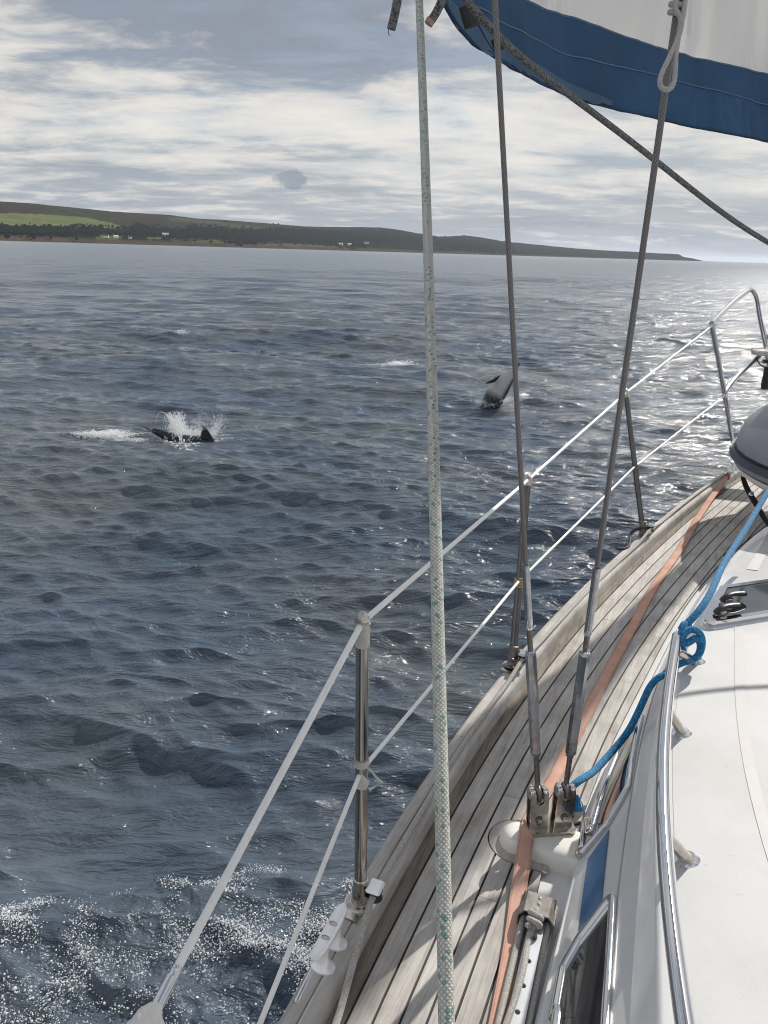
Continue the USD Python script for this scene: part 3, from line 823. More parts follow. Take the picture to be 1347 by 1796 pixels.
deck = put(yacht, "deck", uv_world(extr(deck_outline, 0.02, DECK - 0.032)), GELCOAT, False)
PADC = to_uv(at_z(926, 1478, DECK + 0.03))
pad_plan = LineString([(1.364, -0.150), (1.364, 0.06)]).buffer(0.040)
pad_plan = unary_union([pad_plan, sbox(1.322, -0.10, 1.425, 0.06)]).buffer(0.012).buffer(-0.012)
ua = np.linspace(-2.5, 5.2, 200)
inner = np.where(ua > 1.47, base(ua) - 0.020, -0.074 + 0.0 * ua)
inner = np.where((ua > 1.47), inner, np.where(ua < 0.0, base(ua) - 0.03, inner))
foreu = np.linspace(5.2, 6.2, 30)
side_deck = Polygon(np.vstack([np.c_[us, foot(us) + 0.004], np.c_[[6.2], [VC]], np.c_[[5.2], [VC]], np.c_[ua[::-1], inner[::-1]]])).buffer(0)
blank = pad_plan.buffer(0.028)
white_aft = Polygon([(1.335, -0.03), (1.335, -0.075), (1.30, -0.085), (-1, -0.085), (-1, -0.03)])
teak_area = side_deck.difference(blank).difference(white_aft.buffer(0.001))
put(yacht, "caulking_bed", uv_world(extr(side_deck.difference(white_aft), 0.008, DECK - 0.0118)), CAULK, False)

PW, SEAM = 0.0425, 0.0048
ur = np.linspace(-2.6, 6.25, 320)
k = 0
joints = np.random.default_rng(5)
deckprim = deck
while k < 24:
    off0, off1 = 0.004 + 0.030 + k * PW, 0.004 + 0.030 + (k + 1) * PW
    if k == 0:
        lanes = [(0.004, 0.004 + 0.030 - SEAM / 2), (off0 + SEAM / 2, off1 - SEAM / 2)]
    else:
        lanes = [(off0 + SEAM / 2, off1 - SEAM / 2)]
    for li, (a_, b_) in enumerate(lanes):
        # perpendicular distance from the rail, so that planks keep their width as the side curves in
        sl = np.gradient(foot(ur), ur); c_ = np.sqrt(1 + sl ** 2)
        strip = Polygon(np.vstack([np.c_[ur, foot(ur) + a_ * c_], np.c_[ur[::-1], (foot(ur) + b_ * c_)[::-1]]])).buffer(0)
        g = strip.intersection(teak_area)
        if g.is_empty:
            continue
        cuts = np.sort(np.r_[-2.0, joints.uniform(-1.2, 0.6), joints.uniform(0.9, 2.1), joints.uniform(2.5, 3.6), joints.uniform(4.2, 5.4), 6.3])
        cuts = np.concatenate([[-2.7], cuts[1:]])
        for c0, c1 in zip(cuts[:-1], cuts[1:]):
            piece = g.intersection(sbox(c0 + 0.0008, -3, c1 - 0.0008, 3))
            for h_ in getattr(piece, "geoms", [piece]):
                if h_.is_empty or h_.area < 2e-4 or h_.geom_type != "Polygon":
                    continue
                if h_.bounds[2] < 0.2:
                    continue
                put(deckprim, "plank", uv_world(extr(h_.simplify(0.0004), 0.0065 + joints.uniform(-0.0005, 0.0005), DECK - 0.0065)), TEAK_DARK if li == 0 and k == 0 else TEAK[int(joints.integers(0, 6))], False)
    k += 1
# worn boards that frame the chainplate moulding
ring = blank.buffer(-0.003).difference(pad_plan.buffer(0.003)).intersection(sbox(1.2, -0.3, 1.6, -0.075))
for cut in (sbox(1.2, -0.3, 1.362, 0.3), sbox(1.3628, -0.3, 1.7, 0.3)):
    put(deckprim, "margin_board", uv_world(extr(ring.intersection(cut), 0.0068, DECK - 0.0065)), TEAK[1], False)
end_board = Polygon([(1.29, -0.125), (1.32, -0.118), (1.322, -0.080), (1.30, -0.078), (-0.9, -0.078), (-0.9, -0.125)]).difference(blank)

# ---- capping of the toe rail: two boards side by side, scarfed end to end
cap_joints = [-2.8, -0.6, 1.62, 3.05, 4.6, 6.24]
cap_off = [0.0, 0.24, -0.18, 0.2, -0.15, 0.0]
for which, (d0, d1) in enumerate(((0.0, 0.031), (0.0326, CAPW + 0.0035))):
    for c0, c1, q0, q1 in zip(cap_joints[:-1], cap_joints[1:], cap_off[:-1], cap_off[1:]):
        u = np.linspace(c0 + (q0 if which else 0) + 0.0012, c1 + (q1 if which else 0) - 0.0012, 60)
        if which == 0:
            prof = [(d0, 0.004), (d0, 0.040), (d0 + 0.006, 0.048), (d0 + 0.014, 0.050), (d1 - 0.002, 0.050), (d1, 0.048), (d1, 0.004)]
        else:
            prof = [(d0, 0.004), (d0, 0.048), (d0 + 0.002, 0.050), (d1 - 0.013, 0.049), (d1 - 0.005, 0.044), (d1 - 0.001, 0.034), (d1, 0.002 - 0.006)]
        sl = np.gradient(rail_out(u), u); c_ = np.sqrt(1 + sl ** 2)
        rows = [bp(u, rail_out(u) + a_ * c_, DECK + z_) for a_, z_ in prof]
        rows.append(rows[0])
        v, f = grid(np.array(rows))
        msh = trimesh.Trimesh(v, f, process=False)
        for e in (0, -1):
            pts = np.array([r_[e] for r_ in rows[:-1]])
            msh = trimesh.util.concatenate([msh, trimesh.Trimesh(np.vstack([pts, pts.mean(0)]), [[i, (i + 1) % len(pts), len(pts)] if e else [(i + 1) % len(pts), i, len(pts)] for i in range(len(pts))], process=False)])
        msh.merge_vertices(); msh.fix_normals()
        put(yacht, "rail_capping", msh, TEAK_CAP if which == 0 else TEAK[2], 40)

# ---- coachroof
flange_i = edge_fn([(961, 1780), (984, 1640), (996, 1592), (1009, 1521), (1023, 1469), (1062, 1365), (1092, 1307)], DECK + 0.025, [(-2.0, 0.05), (-1.0, 0.0), (0.0, -0.026)], [(2.12, 0.122), (2.52, 0.178), (2.75, 0.233), (3.25, 0.37), (3.67, 0.51), (3.94, 0.62), (4.5, 0.862), (5.2, 1.15)], 0.0003)
lineB = edge_fn([(1068, 1796), (1083, 1570), (1095, 1480), (1105, 1400), (1128, 1257), (1160, 1190)], DECK + 0.17, [(-2.0, 0.14), (-1.0, 0.09), (0.0, 0.068)], [(2.26, 0.176), (2.72, 0.272), (3.3, 0.425), (3.78, 0.575), (4.5, 0.864), (5.2, 1.15)], 0.0003)
lineC = edge_fn([(1112, 1796), (1115, 1600), (1118, 1500), (1130, 1370), (1152, 1250), (1170, 1180)], DECK + 0.21, [(-2.0, 0.165), (-1.0, 0.118), (0.0, 0.098)], [(2.26, 0.19), (2.72, 0.285), (3.3, 0.436), (3.78, 0.582), (4.5, 0.866), (5.2, 1.15)], 0.0003)
lineE = edge_fn([(1168, 1796), (1158, 1640), (1153, 1540), (1150, 1480), (1148, 1400), (1155, 1290), (1170, 1180), (1188, 1112)], DECK + 0.28, [(-2.0, 0.21), (-1.0, 0.155), (0.0, 0.138)], [(2.26, 0.215), (2.72, 0.308), (3.3, 0.451), (3.78, 0.592), (4.5, 0.868), (5.2, 1.15)], 0.0003)


def taper(u):
    """Height of the coachroof along the boat: full by the mast, running out on the foredeck."""
    return np.interp(u, [-3, 1.8, 2.1, 2.26, 2.72, 3.3, 3.78, 4.2, 4.6, 5.2], [1, 1, 0.96, 0.92, 0.73, 0.45, 0.22, 0.11, 0.06, 0.03])


def roof_z(u, v):
    w = v - lineE(u)
    half = np.maximum(VC - lineE(u), 0.02)
    return DECK + 0.28 * taper(u) + (0.11 * w * np.clip(1.25 - 0.75 * w / half, 0.4, 1)) * np.clip(taper(u) * 1.3, 0.25, 1)


def coachroof():
    u = np.r_[np.linspace(-2.5, 0.2, 22)[:-1], np.linspace(0.2, 2.4, 74)[:-1], np.linspace(2.4, 5.0, 54)]
    t = taper(u)
    b, fl, B, Cc, E = base(u), flange_i(u), lineB(u), lineC(u), lineE(u)
    rows = [(b, 0 * u - 0.012), (b, 0.004 + 0 * u), (b + 0.004, 0.018 * t + 0.004), (b * 0.4 + fl * 0.6, 0.027 * t + 0.002)]
    rows += [(fl + (B - fl) * s, (0.03 + (0.165 - 0.03) * s) * t) for s in np.linspace(0.0, 1, 6)]
    rows += [(B + 0.002, 0.171 * t)]
    rows += [(B + (Cc - B) * 0.5, (0.191) * t), (Cc, 0.21 * t), (Cc + 0.002, 0.214 * t), (Cc * 0.5 + E * 0.5, 0.247 * t), (E - 0.004, 0.270 * t), (E - 0.001, 0.277 * t), (E + 0.005, 0.2805 * t + 0.0004)]
    R = [bp(u, v, DECK + z) for v, z in rows]
    for s in np.r_[np.linspace(0.02, 1, 14)]:
        v = E + (VC - E) * s
        R.append(bp(u, v, roof_z(u, v)))
    port = np.array(R)
    star = port[::-1] - 2 * ((port[::-1] @ VA) - VC)[..., None] * VA
    return np.concatenate([port, star[1:]])


G = coachroof()
nside = 17
v, f = grid(G)
full = trimesh.Trimesh(v, f[:, ::-1], process=False)
roof = put(yacht, "coachroof", full, GELCOAT, 28)


def side_pt(u, w, off=0.0):
    """On the cabin side between the flange (w = 0) and the knuckle (w = 1), off metres proud."""
    t = taper(u)
    a = bp(u, flange_i(u), DECK + 0.03 * t); b_ = bp(u, lineB(u), DECK + 0.165 * t)
    p = a + (b_ - a) * np.asarray(w)[..., None]
    e = 0.01
    tu = bp(u + e, flange_i(u + e), DECK + 0.03 * t) - a
    n = np.cross(b_ - a, tu)
    n /= np.linalg.norm(n, axis=-1, keepdims=True)
    n = np.where((n @ VA)[..., None] > 0, -n, n)
    return p + n * off


def side_solve(px, py):
    x = np.array([1.3, 0.5])
    for _ in range(40):
        f0 = proj(side_pt(x[0], x[1])) - (px, py)
        J = np.stack([(proj(side_pt(x[0] + 1e-4, x[1])) - (px, py) - f0) / 1e-4, (proj(side_pt(x[0], x[1] + 1e-4)) - (px, py) - f0) / 1e-4], 1)
        x = x - np.clip(np.linalg.solve(J, f0), -0.2, 0.2)
    return x


def side_patch(corners, off, n=24, mth=12):
    """Grid over the quadrilateral of (u, w) corners: bottom-aft, bottom-fore, top-fore, top-aft."""
    A_, B_, C_, D_ = [np.asarray(c, float) for c in corners]
    s, t = np.meshgrid(np.linspace(0, 1, n), np.linspace(0, 1, mth), indexing="ij")
    q = (A_ * (1 - s)[..., None] + B_ * s[..., None]) * (1 - t)[..., None] + (D_ * (1 - s)[..., None] + C_ * s[..., None]) * t[..., None]
    return side_pt(q[..., 0], q[..., 1], off)


def shell(V, thick_vec):
    """Thin solid from a lattice: front at V, back at V + thick_vec."""
    v, f = grid(V)
    t = trimesh.Trimesh(v, f, process=False)
    return t


stripe_c = [side_solve(*q) for q in ((1014, 1643), (1032, 1508), (1070, 1454), (1056, 1588))]
put(roof, "blue_stripe", trimesh.Trimesh(*(lambda g_: (g_[0], g_[1]))(grid(side_patch([stripe_c[0], stripe_c[1], stripe_c[2], stripe_c[3]], 0.002))), process=False), BLUE_STRIPE, True)
um = np.linspace(-1.5, 2.2, 80)
put(roof, "moulding_line", tube(side_pt(um, np.full(80, 0.985), 0.0015), 0.0016, 6), STRIP, True)


def window(pxs, frame_r, name_label):
    uvw = np.array([side_solve(*q) for q in pxs])
    # rounded outline in (u, w)
    sc = np.array([1.0, 0.16])
    poly = Polygon(uvw * sc).buffer(-0.010).buffer(0.010, join_style=1)
    ring_ = np.array(poly.exterior.coords)[:-1] / sc
    ring_ = spline(np.vstack([ring_, ring_[:1]]), 120)[:-1]
    outline = side_pt(ring_[:, 0], ring_[:, 1], 0.004)
    wn = put(yacht, "window", tube(outline, frame_r, 12, closed=True, flat=(0.75, 1.0)), STEEL, True, label=name_label)
    # inner lip and pane
    cen = ring_.mean(0)
    rows = []
    for s, o in ((1.0, 0.006), (0.93, 0.005), (0.90, -0.002)):
        q = cen + (ring_ - cen) * s
        rows.append(side_pt(q[:, 0], q[:, 1], o))
    R_ = np.array([np.vstack([r_, r_[:1]]) for r_ in rows])
    put(wn, "inner_lip", trimesh.Trimesh(*grid(R_), process=False), STEEL, True)
    rows = [side_pt(*(cen + (ring_ - cen) * s).T, 0.0026) for s in (0.915, 0.6, 0.3, 0.01)]
    R_ = np.array([np.vstack([r_, r_[:1]]) for r_ in rows])
    put(wn, "pane", trimesh.Trimesh(*grid(R_), process=False), SMOKED, True)
    return wn


window([(1012, 1512), (1037, 1462), (1069, 1358), (1096, 1296), (1128, 1258), (1104, 1385), (1068, 1448)], 0.0105, "forward cabin window in a polished steel frame")
window([(955, 1985), (974, 1796), (990, 1703), (1020, 1650), (1079, 1572), (1072, 1700), (1066, 1796), (1060, 1985)], 0.0100, "after cabin window in a polished steel frame reflecting the deck")

# bare strip left between the non-slip panels on the roof, and the faintly raised panels either side
strip_px = [(1298, 1092), (1297, 1180), (1302, 1260), (1316, 1350), (1338, 1440), (1365, 1530), (1410, 1640)]
sp_uv = np.array([to_uv(at_z(x, y, DECK + 0.30)) for x, y in strip_px])
sp_fine = spline(np.c_[sp_uv, np.zeros(len(sp_uv))], 60)[:, :2]
aft_dir = unit(np.r_[sp_fine[-1] - sp_fine[-6], 0])[:2]
sp_fine = np.vstack([sp_fine, sp_fine[-1] + aft_dir * np.linspace(0.05, 1.2, 12)[:, None]])
tn = np.gradient(sp_fine, axis=0); tn /= np.linalg.norm(tn, axis=1, keepdims=True)
nn = np.c_[-tn[:, 1], tn[:, 0]]
L_, R2 = sp_fine + nn * 0.011, sp_fine - nn * 0.011
put(roof, "bare_strip", trimesh.Trimesh(*grid(np.array([bp(q[:, 0], q[:, 1], roof_z(q[:, 0], q[:, 1]) + 0.0022) for q in (L_, L_ * 0.5 + R2 * 0.5, R2)])), process=False), STRIP, True)


def roof_panel(uvpoly, h, dens=0.03):
    """A non-slip panel lying on the roof."""
    x0, y0, x1, y1 = uvpoly.bounds
    pts, faces = trimesh.creation.triangulate_polygon(uvpoly.segmentize(dens), engine="earcut")
    return pts, faces


def panel_grid(va, vb, u0, u1, n=60, k=16):
    u = np.linspace(u0, u1, n)
    rows = []
    for s in np.linspace(0, 1, k):
        v = va(u) + (vb(u) - va(u)) * s
        rows.append(bp(u, v, roof_z(u, v) + 0.0012))
    return trimesh.Trimesh(*grid(np.array(rows)), process=False)


strip_v = lambda u: np.interp(u, sp_fine[::-1, 0], sp_fine[::-1, 1])
put(roof, "non_slip_panel", panel_grid(lambda u: lineE(u) + 0.030, lambda u: strip_v(u) - 0.011, -1.0, 2.05), ROOFTOP, True)
put(roof, "non_slip_panel", panel_grid(lambda u: strip_v(u) + 0.011, lambda u: 0 * u + VC - 0.05, -1.0, 2.05), ROOFTOP, True)

# ---- grab rail on the roof edge
rail_px = [(1203, 1796), (1191, 1718), (1179, 1639), (1172, 1559), (1167, 1480), (1164, 1420), (1163, 1364), (1166, 1292), (1170.5, 1221), (1183, 1150), (1187.5, 1117)]
rp = np.array([at_z(x, y, DECK + 0.375) for x, y in rail_px])
aft_end = rp[0] + unit(rp[0] - rp[1]) * 0.9
rp = np.vstack([aft_end, rp])
fwd_tip = rp[-1] + np.array([0.004, 0.01, -0.004])
_u, _v = to_uv(np.vstack([rp, [fwd_tip]]))
_k = np.polyfit(_u, _v, 4); _q = np.linspace(_u[0], _u[-1], 140)
rail_path = bp(_q, np.polyval(_k, _q), DECK + 0.375)
rail_path[-1] = rail_path[-1] - ZUP * 0.003
rail_m = put(yacht, "grab_rail", tube(rail_path, 0.0125, 18), STEEL, True)
for fx, fy, rx, ry in ((1206, 1507, 1170, 1462), (1196, 1285, 1168, 1245), (1222, 1160, 1184, 1142)):
    fz = at_z(fx, fy, DECK + 0.287)
    i = int(np.argmin(np.linalg.norm(proj(rail_path) - (rx, ry), axis=1)))
    top = rail_path[i]
    d = unit(top - fz)
    put(rail_m, "leg", tube(np.linspace(fz, top, 8), 0.0105, 14), STEEL_OLD, True)
    ft = lathe([(0, 0), (0.026, 0), (0.026, 0.003), (0.020, 0.007), (0.0125, 0.009), (0.0115, 0.014), (0, 0.014)], 28)
    ft.vertices = ft.vertices * (1.0, 0.8, 1.0)
    put(rail_m, "foot_plate", place(ft, fz - ZUP * 0.004, (0, 0, 1), VA * 0.8 + UA * 0.6), STEEL, 30)

# ---- chainplate on its white moulding
pad_mesh = []
zs = [(-0.012, 0.004), (0.010, 0.001), (0.020, -0.003), (0.027, -0.009), (0.031, -0.018), (0.032, -0.030)]
pad_ring = [pad_plan.buffer(o, 8) for z_, o in zs]
n_ = 160
rows = []
for (z_, o), g in zip(zs, pad_ring):
    e = g.exterior
    cx, cy = 1.366, -0.06
    ang = np.linspace(0, 2 * PI, n_)
    pts = []
    for a_ in ang:
        far = LineString([(cx, cy), (cx + math.cos(a_), cy + math.sin(a_))]).intersection(e)
        pts.append((far.x, far.y) if far.geom_type == "Point" else (far.geoms[0].x, far.geoms[0].y))
    pts = np.array(pts)
    rows.append(bp(pts[:, 0], pts[:, 1], DECK + z_))
rows.append(bp(np.full(n_, 1.366), np.full(n_, -0.06), DECK + 0.0322))
put(yacht, "chainplate_moulding", trimesh.Trimesh(*grid(np.array(rows)), process=False), CREAM, 40)

ZP = DECK + 0.035
pl = [np.array(to_uv(at_z(x, y, ZP))) for x, y in ((931, 1468), (1012, 1462))]
plc = (pl[0] + pl[1]) / 2
pdir = unit(np.r_[pl[1] - pl[0], 0])[:2]
pn = np.array([-pdir[1], pdir[0]]); pn = pn if pn[0] > 0 else -pn
plate = Polygon([pl[0], pl[1], pl[1] + pn * 0.058, pl[0] + pn * 0.058]).buffer(-0.010).buffer(0.010)
pm = uv_world(extr(plate, 0.008, ZP - 0.002))
chain = put(yacht, "chainplate", pm, STEEL_OLD, False)
Xc = pdir[0] * UA + pdir[1] * VA                     # along the plate, towards the cabin
Nc = -(pn[0] * UA + pn[1] * VA)                       # towards the cockpit
Ec = bp(plc[0], plc[1], ZP)


SHROUDS = []
for idx, (tx, ty0, ty1) in enumerate(((947, 1382, 1455), (990, 1377, 1450))):
    o = at_z(tx, ty1, ZP + 0.012)
    o = o - Nc * 0.022
    hgt = 0.090
    W_, D_ = 0.040, 0.026
    # a strap bent over at the top: front and back plate joined by a barrel with a slot for the eye
    prof = Polygon([(-W_ / 2, -0.012), (W_ / 2, -0.012), (W_ / 2, hgt - 0.012), (W_ / 2 - 0.004, hgt), (0.009, hgt), (0.009, hgt - 0.026), (0, hgt - 0.032), (-0.009, hgt - 0.026), (-0.009, hgt), (-W_ / 2 + 0.004, hgt), (-W_ / 2, hgt - 0.012)])
    prof = prof.buffer(-0.0035).buffer(0.0035)
    lean = unit(ZUP + Xc * (-0.05 if idx == 0 else 0.02) + (-Nc) * 0.03)
    for s, dpt in ((1, D_ / 2), (-1, -D_ / 2)):
        e = extr(prof, 0.006)
        e.apply_transform(frame(o + Nc * (dpt - 0.003), Xc, lean, unit(np.cross(Xc, lean))))
        put(chain, "tang", e, STEEL_OLD, 30)
    for s in (-1, 1):
        c_ = o + lean * (hgt - 0.010) + Xc * s * 0.0145
        put(chain, "toggle_barrel", place(lathe([(0, -0.0058), (0.0125, -0.0058), (0.0133, -0.0045), (0.0133, 0.0045), (0.0125, 0.0058), (0, 0.0058)], 24), c_, Xc), STEEL, 30)
    pc = o + lean * 0.020
    put(chain, "clevis_pin", place(lathe([(0, -0.020), (0.0062, -0.020), (0.0062, D_ / 2 + 0.007), (0.0055, D_ / 2 + 0.0085), (0, D_ / 2 + 0.009)], 20), pc, Nc), STEEL_OLD, 30)
    a_ = np.linspace(0.6, 2 * PI - 0.2, 30)
    front = pc + Nc * (D_ / 2 + 0.0055)
    ringp = front[None] + np.cos(a_)[:, None] * Xc * 0.0078 + np.sin(a_)[:, None] * lean * 0.0078
    legs = np.vstack([ringp, ringp[-1] + (Xc * (0.012 if idx else -0.010) + lean * (0.013 if idx else -0.014))[None]])
    put(chain, "split_pin", tube(legs, 0.0011, 6), STEEL_DARK, True)
    SHROUDS.append(o + lean * (hgt - 0.010))

# ---- genoa track with its end stop and control lines
tr_a, tr_b = np.array(to_uv(at_z(903, 1796, DECK + 0.03))), np.array(to_uv(at_z(935, 1650, DECK + 0.03)))
td = unit(np.r_[tr_b - tr_a, 0])[:2]; tn2 = np.array([-td[1], td[0]])
T0, T1 = tr_a - td * 1.5, tr_b + td * 0.10
tr_poly = Polygon([T0 + tn2 * 0.015, T1 + tn2 * 0.015, T1 - tn2 * 0.015, T0 - tn2 * 0.015])
web = Polygon([T0 + tn2 * 0.009, T1 + tn2 * 0.009, T1 - tn2 * 0.009, T0 - tn2 * 0.009])
Lt = np.linalg.norm(T1 - T0)
holes = unary_union([Point(*(T1 - td * (0.040 + 0.052 * i))).buffer(0.0048, 8) for i in range(int(Lt / 0.052) - 1)])
track = put(yacht, "sheet_track", uv_world(trimesh.util.concatenate([extr(tr_poly.difference(holes), 0.004, DECK + 0.024), extr(web.difference(holes), 0.016, DECK + 0.008), extr(tr_poly, 0.007, DECK + 0.001)])), ALU_TRACK, False)
put(track, "hole_shade", uv_world(extr(web, 0.002, DECK + 0.0082)), BLACK, False)  # black sheet under the holes: the shade inside them put in as colour
eb = np.array(to_uv(at_z(944, 1588, DECK + 0.045)))
TU = td[0] * UA + td[1] * VA; TV = -(tn2[0] * UA + tn2[1] * VA)
EB = bp(eb[0], eb[1], DECK + 0.001)
# end stop: a bent cheek over two sheaves
hw, hh, hl = 0.036, 0.048, 0.050
outer_p = Polygon([(-hw, 0), (-hw, hh - 0.016), (-hw + 0.012, hh), (hw - 0.012, hh), (hw, hh - 0.016), (hw, 0)])
inner_p = Polygon([(-hw + 0.003, -0.01), (-hw + 0.003, hh - 0.017), (-hw + 0.0135, hh - 0.003), (hw - 0.0135, hh - 0.003), (hw - 0.003, hh - 0.017), (hw - 0.003, -0.01)])
cheek = extr(outer_p.difference(inner_p), hl)
cheek.apply_transform(frame(EB - TU * hl / 2, TV, ZUP, np.cross(TV, ZUP)))
if (np.cross(TV, ZUP) @ TU) < 0:
    cheek.apply_translation(TU * hl)
stop = put(yacht, "track_end_stop", cheek, STEEL_OLD, 30)
for s in (-1, 1):
    put(stop, "sheave", place(lathe([(0, -0.007), (0.019, -0.007), (0.015, 0), (0.019, 0.007), (0, 0.007)], 24), EB + TV * s * 0.022 + ZUP * 0.020, TV), BLACK, 30)
put(stop, "back_block", place(cbox(0.064, 0.040, 0.03), EB + TU * 0.018 + ZUP * 0.02, TU, TV), BLACK, False)
for q in (-0.015, 0.0, 0.015):
    put(stop, "rivet", ball(0.0036, EB + TU * q + ZUP * (hh + 0.0005), 2, (1, 1, 0.7)), STEEL, True)

# ---- stanchions with bases, caps and lead blocks
STAN = []
for i, (b_, t_, inclined) in enumerate((((632, 1576), (636, 1083), None), ((899, 1163), (926, 838), None), ((1128, 934), (1097.5, 686), None))):
    foot_p = at_z(*b_, DECK + 0.062)
    # the top lies 0.6 m up the post, on its line of sight
    d = ray(*t_)
    best = min((abs(np.linalg.norm(C + d * s - foot_p) - (0.615, 0.60, 0.645)[i]) + 0.15 * abs((C + d * s - foot_p) @ FWD), s) for s in np.linspace(0.8, 5, 8000))
    top = C + d * best[1]
    ax = unit(top - foot_p)
    st = put(yacht, "stanchion", tube(np.linspace(foot_p, top, 10), np.interp(np.linspace(0, 1, 10), [0, 1], [0.0122, 0.0112]), 18), STEEL_POST_DARK_REFL if i else STEEL_POST, True)
    cap_ = lathe([(0, 0.012), (0.006, 0.010), (0.010, 0.004), (0.0125, -0.004), (0.0125, -0.03), (0.0113, -0.03)], 20)
    put(st, "end_cap", place(cap_, top, ax), STEEL_OLD, 40)
    soc = lathe([(0, -0.004), (0.030, -0.004), (0.031, -0.001), (0.026, 0.002), (0.018, 0.004), (0.0165, 0.008), (0.0165, 0.030), (0.0150, 0.034), (0.0150, 0.060), (0.0125, 0.062)], 28)
    soc.vertices = soc.vertices * (1.0, 1.0, 1.0)
    bs = place(soc, np.r_[foot_p[:2], DECK + 0.054], ax * 0.5 + ZUP * 0.5, VA)
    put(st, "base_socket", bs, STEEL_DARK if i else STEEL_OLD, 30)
    flange_ = Point(0, 0).buffer(0.03, 16).union(sbox(-0.045, -0.016, 0.045, 0.016)).buffer(0.006).buffer(-0.006)
    fm = extr(flange_, 0.004); fm = place(fm, np.r_[foot_p[:2], DECK + 0.0505], ZUP, UA * 0.9 + VA * (0.1 + 0.2 * i))
    put(st, "base_flange", fm, STEEL_OLD, False)
    # screw clamp
    put(st, "clamp_screw", place(lathe([(0, 0), (0.0065, 0), (0.0065, 0.006), (0, 0.008)], 12), foot_p + ZUP * 0.020 - UA * 0.014, -UA), STEEL_DARK, 30)
    # fairlead block for the furling line, on the inboard side
    lb = np.r_[foot_p[:2], DECK + 0.093] + VA * 0.030
    blk = put(st, "lead_block", place(cbox(0.036, 0.030, 0.010, 0.004), lb + ZUP * 0.010, ZUP, UA), ALU if i == 0 else STEEL, False)
    put(blk, "sheave", place(lathe([(0, -0.010), (0.015, -0.010), (0.011, 0), (0.015, 0.010), (0, 0.010)], 20), lb - ZUP * 0.006, ZUP), BLACK, 30)
    put(blk, "block_arm", tube(np.array([foot_p + ZUP * 0.018, lb - VA * 0.012]), 0.006, 8), BLACK, 30)
    STAN.append((foot_p, top, ax, lb))

# ---- cleats
def cleat(o, fwd, size, name="cleat", mat=ALU):
    side = unit(np.cross(ZUP, fwd)); L = size
    ts = np.linspace(-1, 1, 25)
    w = 0.014 * (1 - 0.35 * np.abs(ts) ** 3) * size / 0.13
    h_ = 0.0065 * (1 - 0.3 * np.abs(ts) ** 2) * size / 0.13
    rows = []
    for t, ww, hh_ in zip(ts, w, h_):
        c0 = o + fwd * t * L / 2 + ZUP * (0.052 + 0.006 * t * t) * size / 0.13
        s_ = max(1 - max(abs(t) - 0.85, 0) / 0.16, 0.12) ** 0.5
        a = np.linspace(0, 2 * PI, 21)
        sq = lambda x: np.sign(x) * np.abs(x) ** 0.7
        rows.append(c0 + side * (sq(np.cos(a)) * ww * s_)[:, None] + ZUP * (sq(np.sin(a)) * hh_ * s_)[:, None])
    top_ = trimesh.Trimesh(*grid(np.array(rows)), process=False)
    for e in (0, -1):
        r_ = rows[e]
        top_ = trimesh.util.concatenate([top_, trimesh.Trimesh(np.vstack([r_, r_.mean(0)]), [[i, i + 1, len(r_)] for i in range(len(r_) - 1)], process=False)])
    top_.merge_vertices(); top_.fix_normals()
    cl = put(yacht, name, top_, mat, 60)
    for s in (-0.2, 0.2):
        lg = lathe([(0, 0), (0.019, 0), (0.019, 0.004), (0.013, 0.010), (0.0085, 0.02), (0.0085, 0.036), (0.011, 0.052), (0, 0.052)], 20)
        lg.vertices = lg.vertices * (0.9, 1.25, 1) * size / 0.13
        put(cl, "foot", place(lg, o + fwd * s * L - ZUP * 0.001, ZUP, fwd), mat, 40)
        hole = lathe([(0, 0), (0.0062, 0), (0.0062, 0.0012), (0.0052, 0.0012), (0.0048, 0.0004), (0, 0.0004)], 18)
        hole.vertices = hole.vertices * (0.7, 1.35, 1)
        put(cl, "bolt_recess", place(hole, o + fwd * s * 0.62 * L + ZUP * (0.0580 * size / 0.13 + 0.0006), ZUP, fwd), STEEL_OLD, 30)
    return cl


ca, cb_ = at_z(549, 1688, DECK + 0.102), at_z(604, 1588, DECK + 0.102)
cleat(np.r_[((ca + cb_) / 2)[:2], DECK + 0.050] , unit(np.r_[(cb_ - ca)[:2], 0]), np.linalg.norm(cb_ - ca))
bc = at_z(1287, 822, DECK + 0.06)
cleat(np.r_[bc[:2], DECK + 0.04], unit(UA * 0.9 + VA * 0.35), 0.17)
# chafe strip under the cleat on the outer edge of the capping
c0, c1 = at_z(518, 1762, DECK + 0.046), at_z(556, 1685, DECK + 0.046)
put(yacht, "chafe_strip", tube(np.linspace(c0, c1 + (c1 - c0) * 0.9, 12), 0.0065, 12, flat=(0.8, 1.0)), STEEL, True)

# ---- deck hatch
hz = DECK + 0.30
hq = {"an": np.array(to_uv(at_z(1229, 1097, roof_z(2.1, 0.22) + 0.02)))}
H0 = hq["an"]
far = np.array(to_uv(at_z(1263, 1027, roof_z(2.4, 0.3) + 0.02)))
right_ = np.array(to_uv(at_z(1347, 1075, roof_z(2.2, 0.42) + 0.02)))
e_r = unit(np.r_[right_ - H0, 0])[:2]; e_f = unit(np.r_[far - H0, 0])[:2]
HW, HF = 0.50, np.linalg.norm(far - H0)
hat = Polygon([H0, H0 + e_r * HW, H0 + e_r * HW + e_f * HF, H0 + e_f * HF])
hat_r = hat.buffer(-0.02).buffer(0.02)


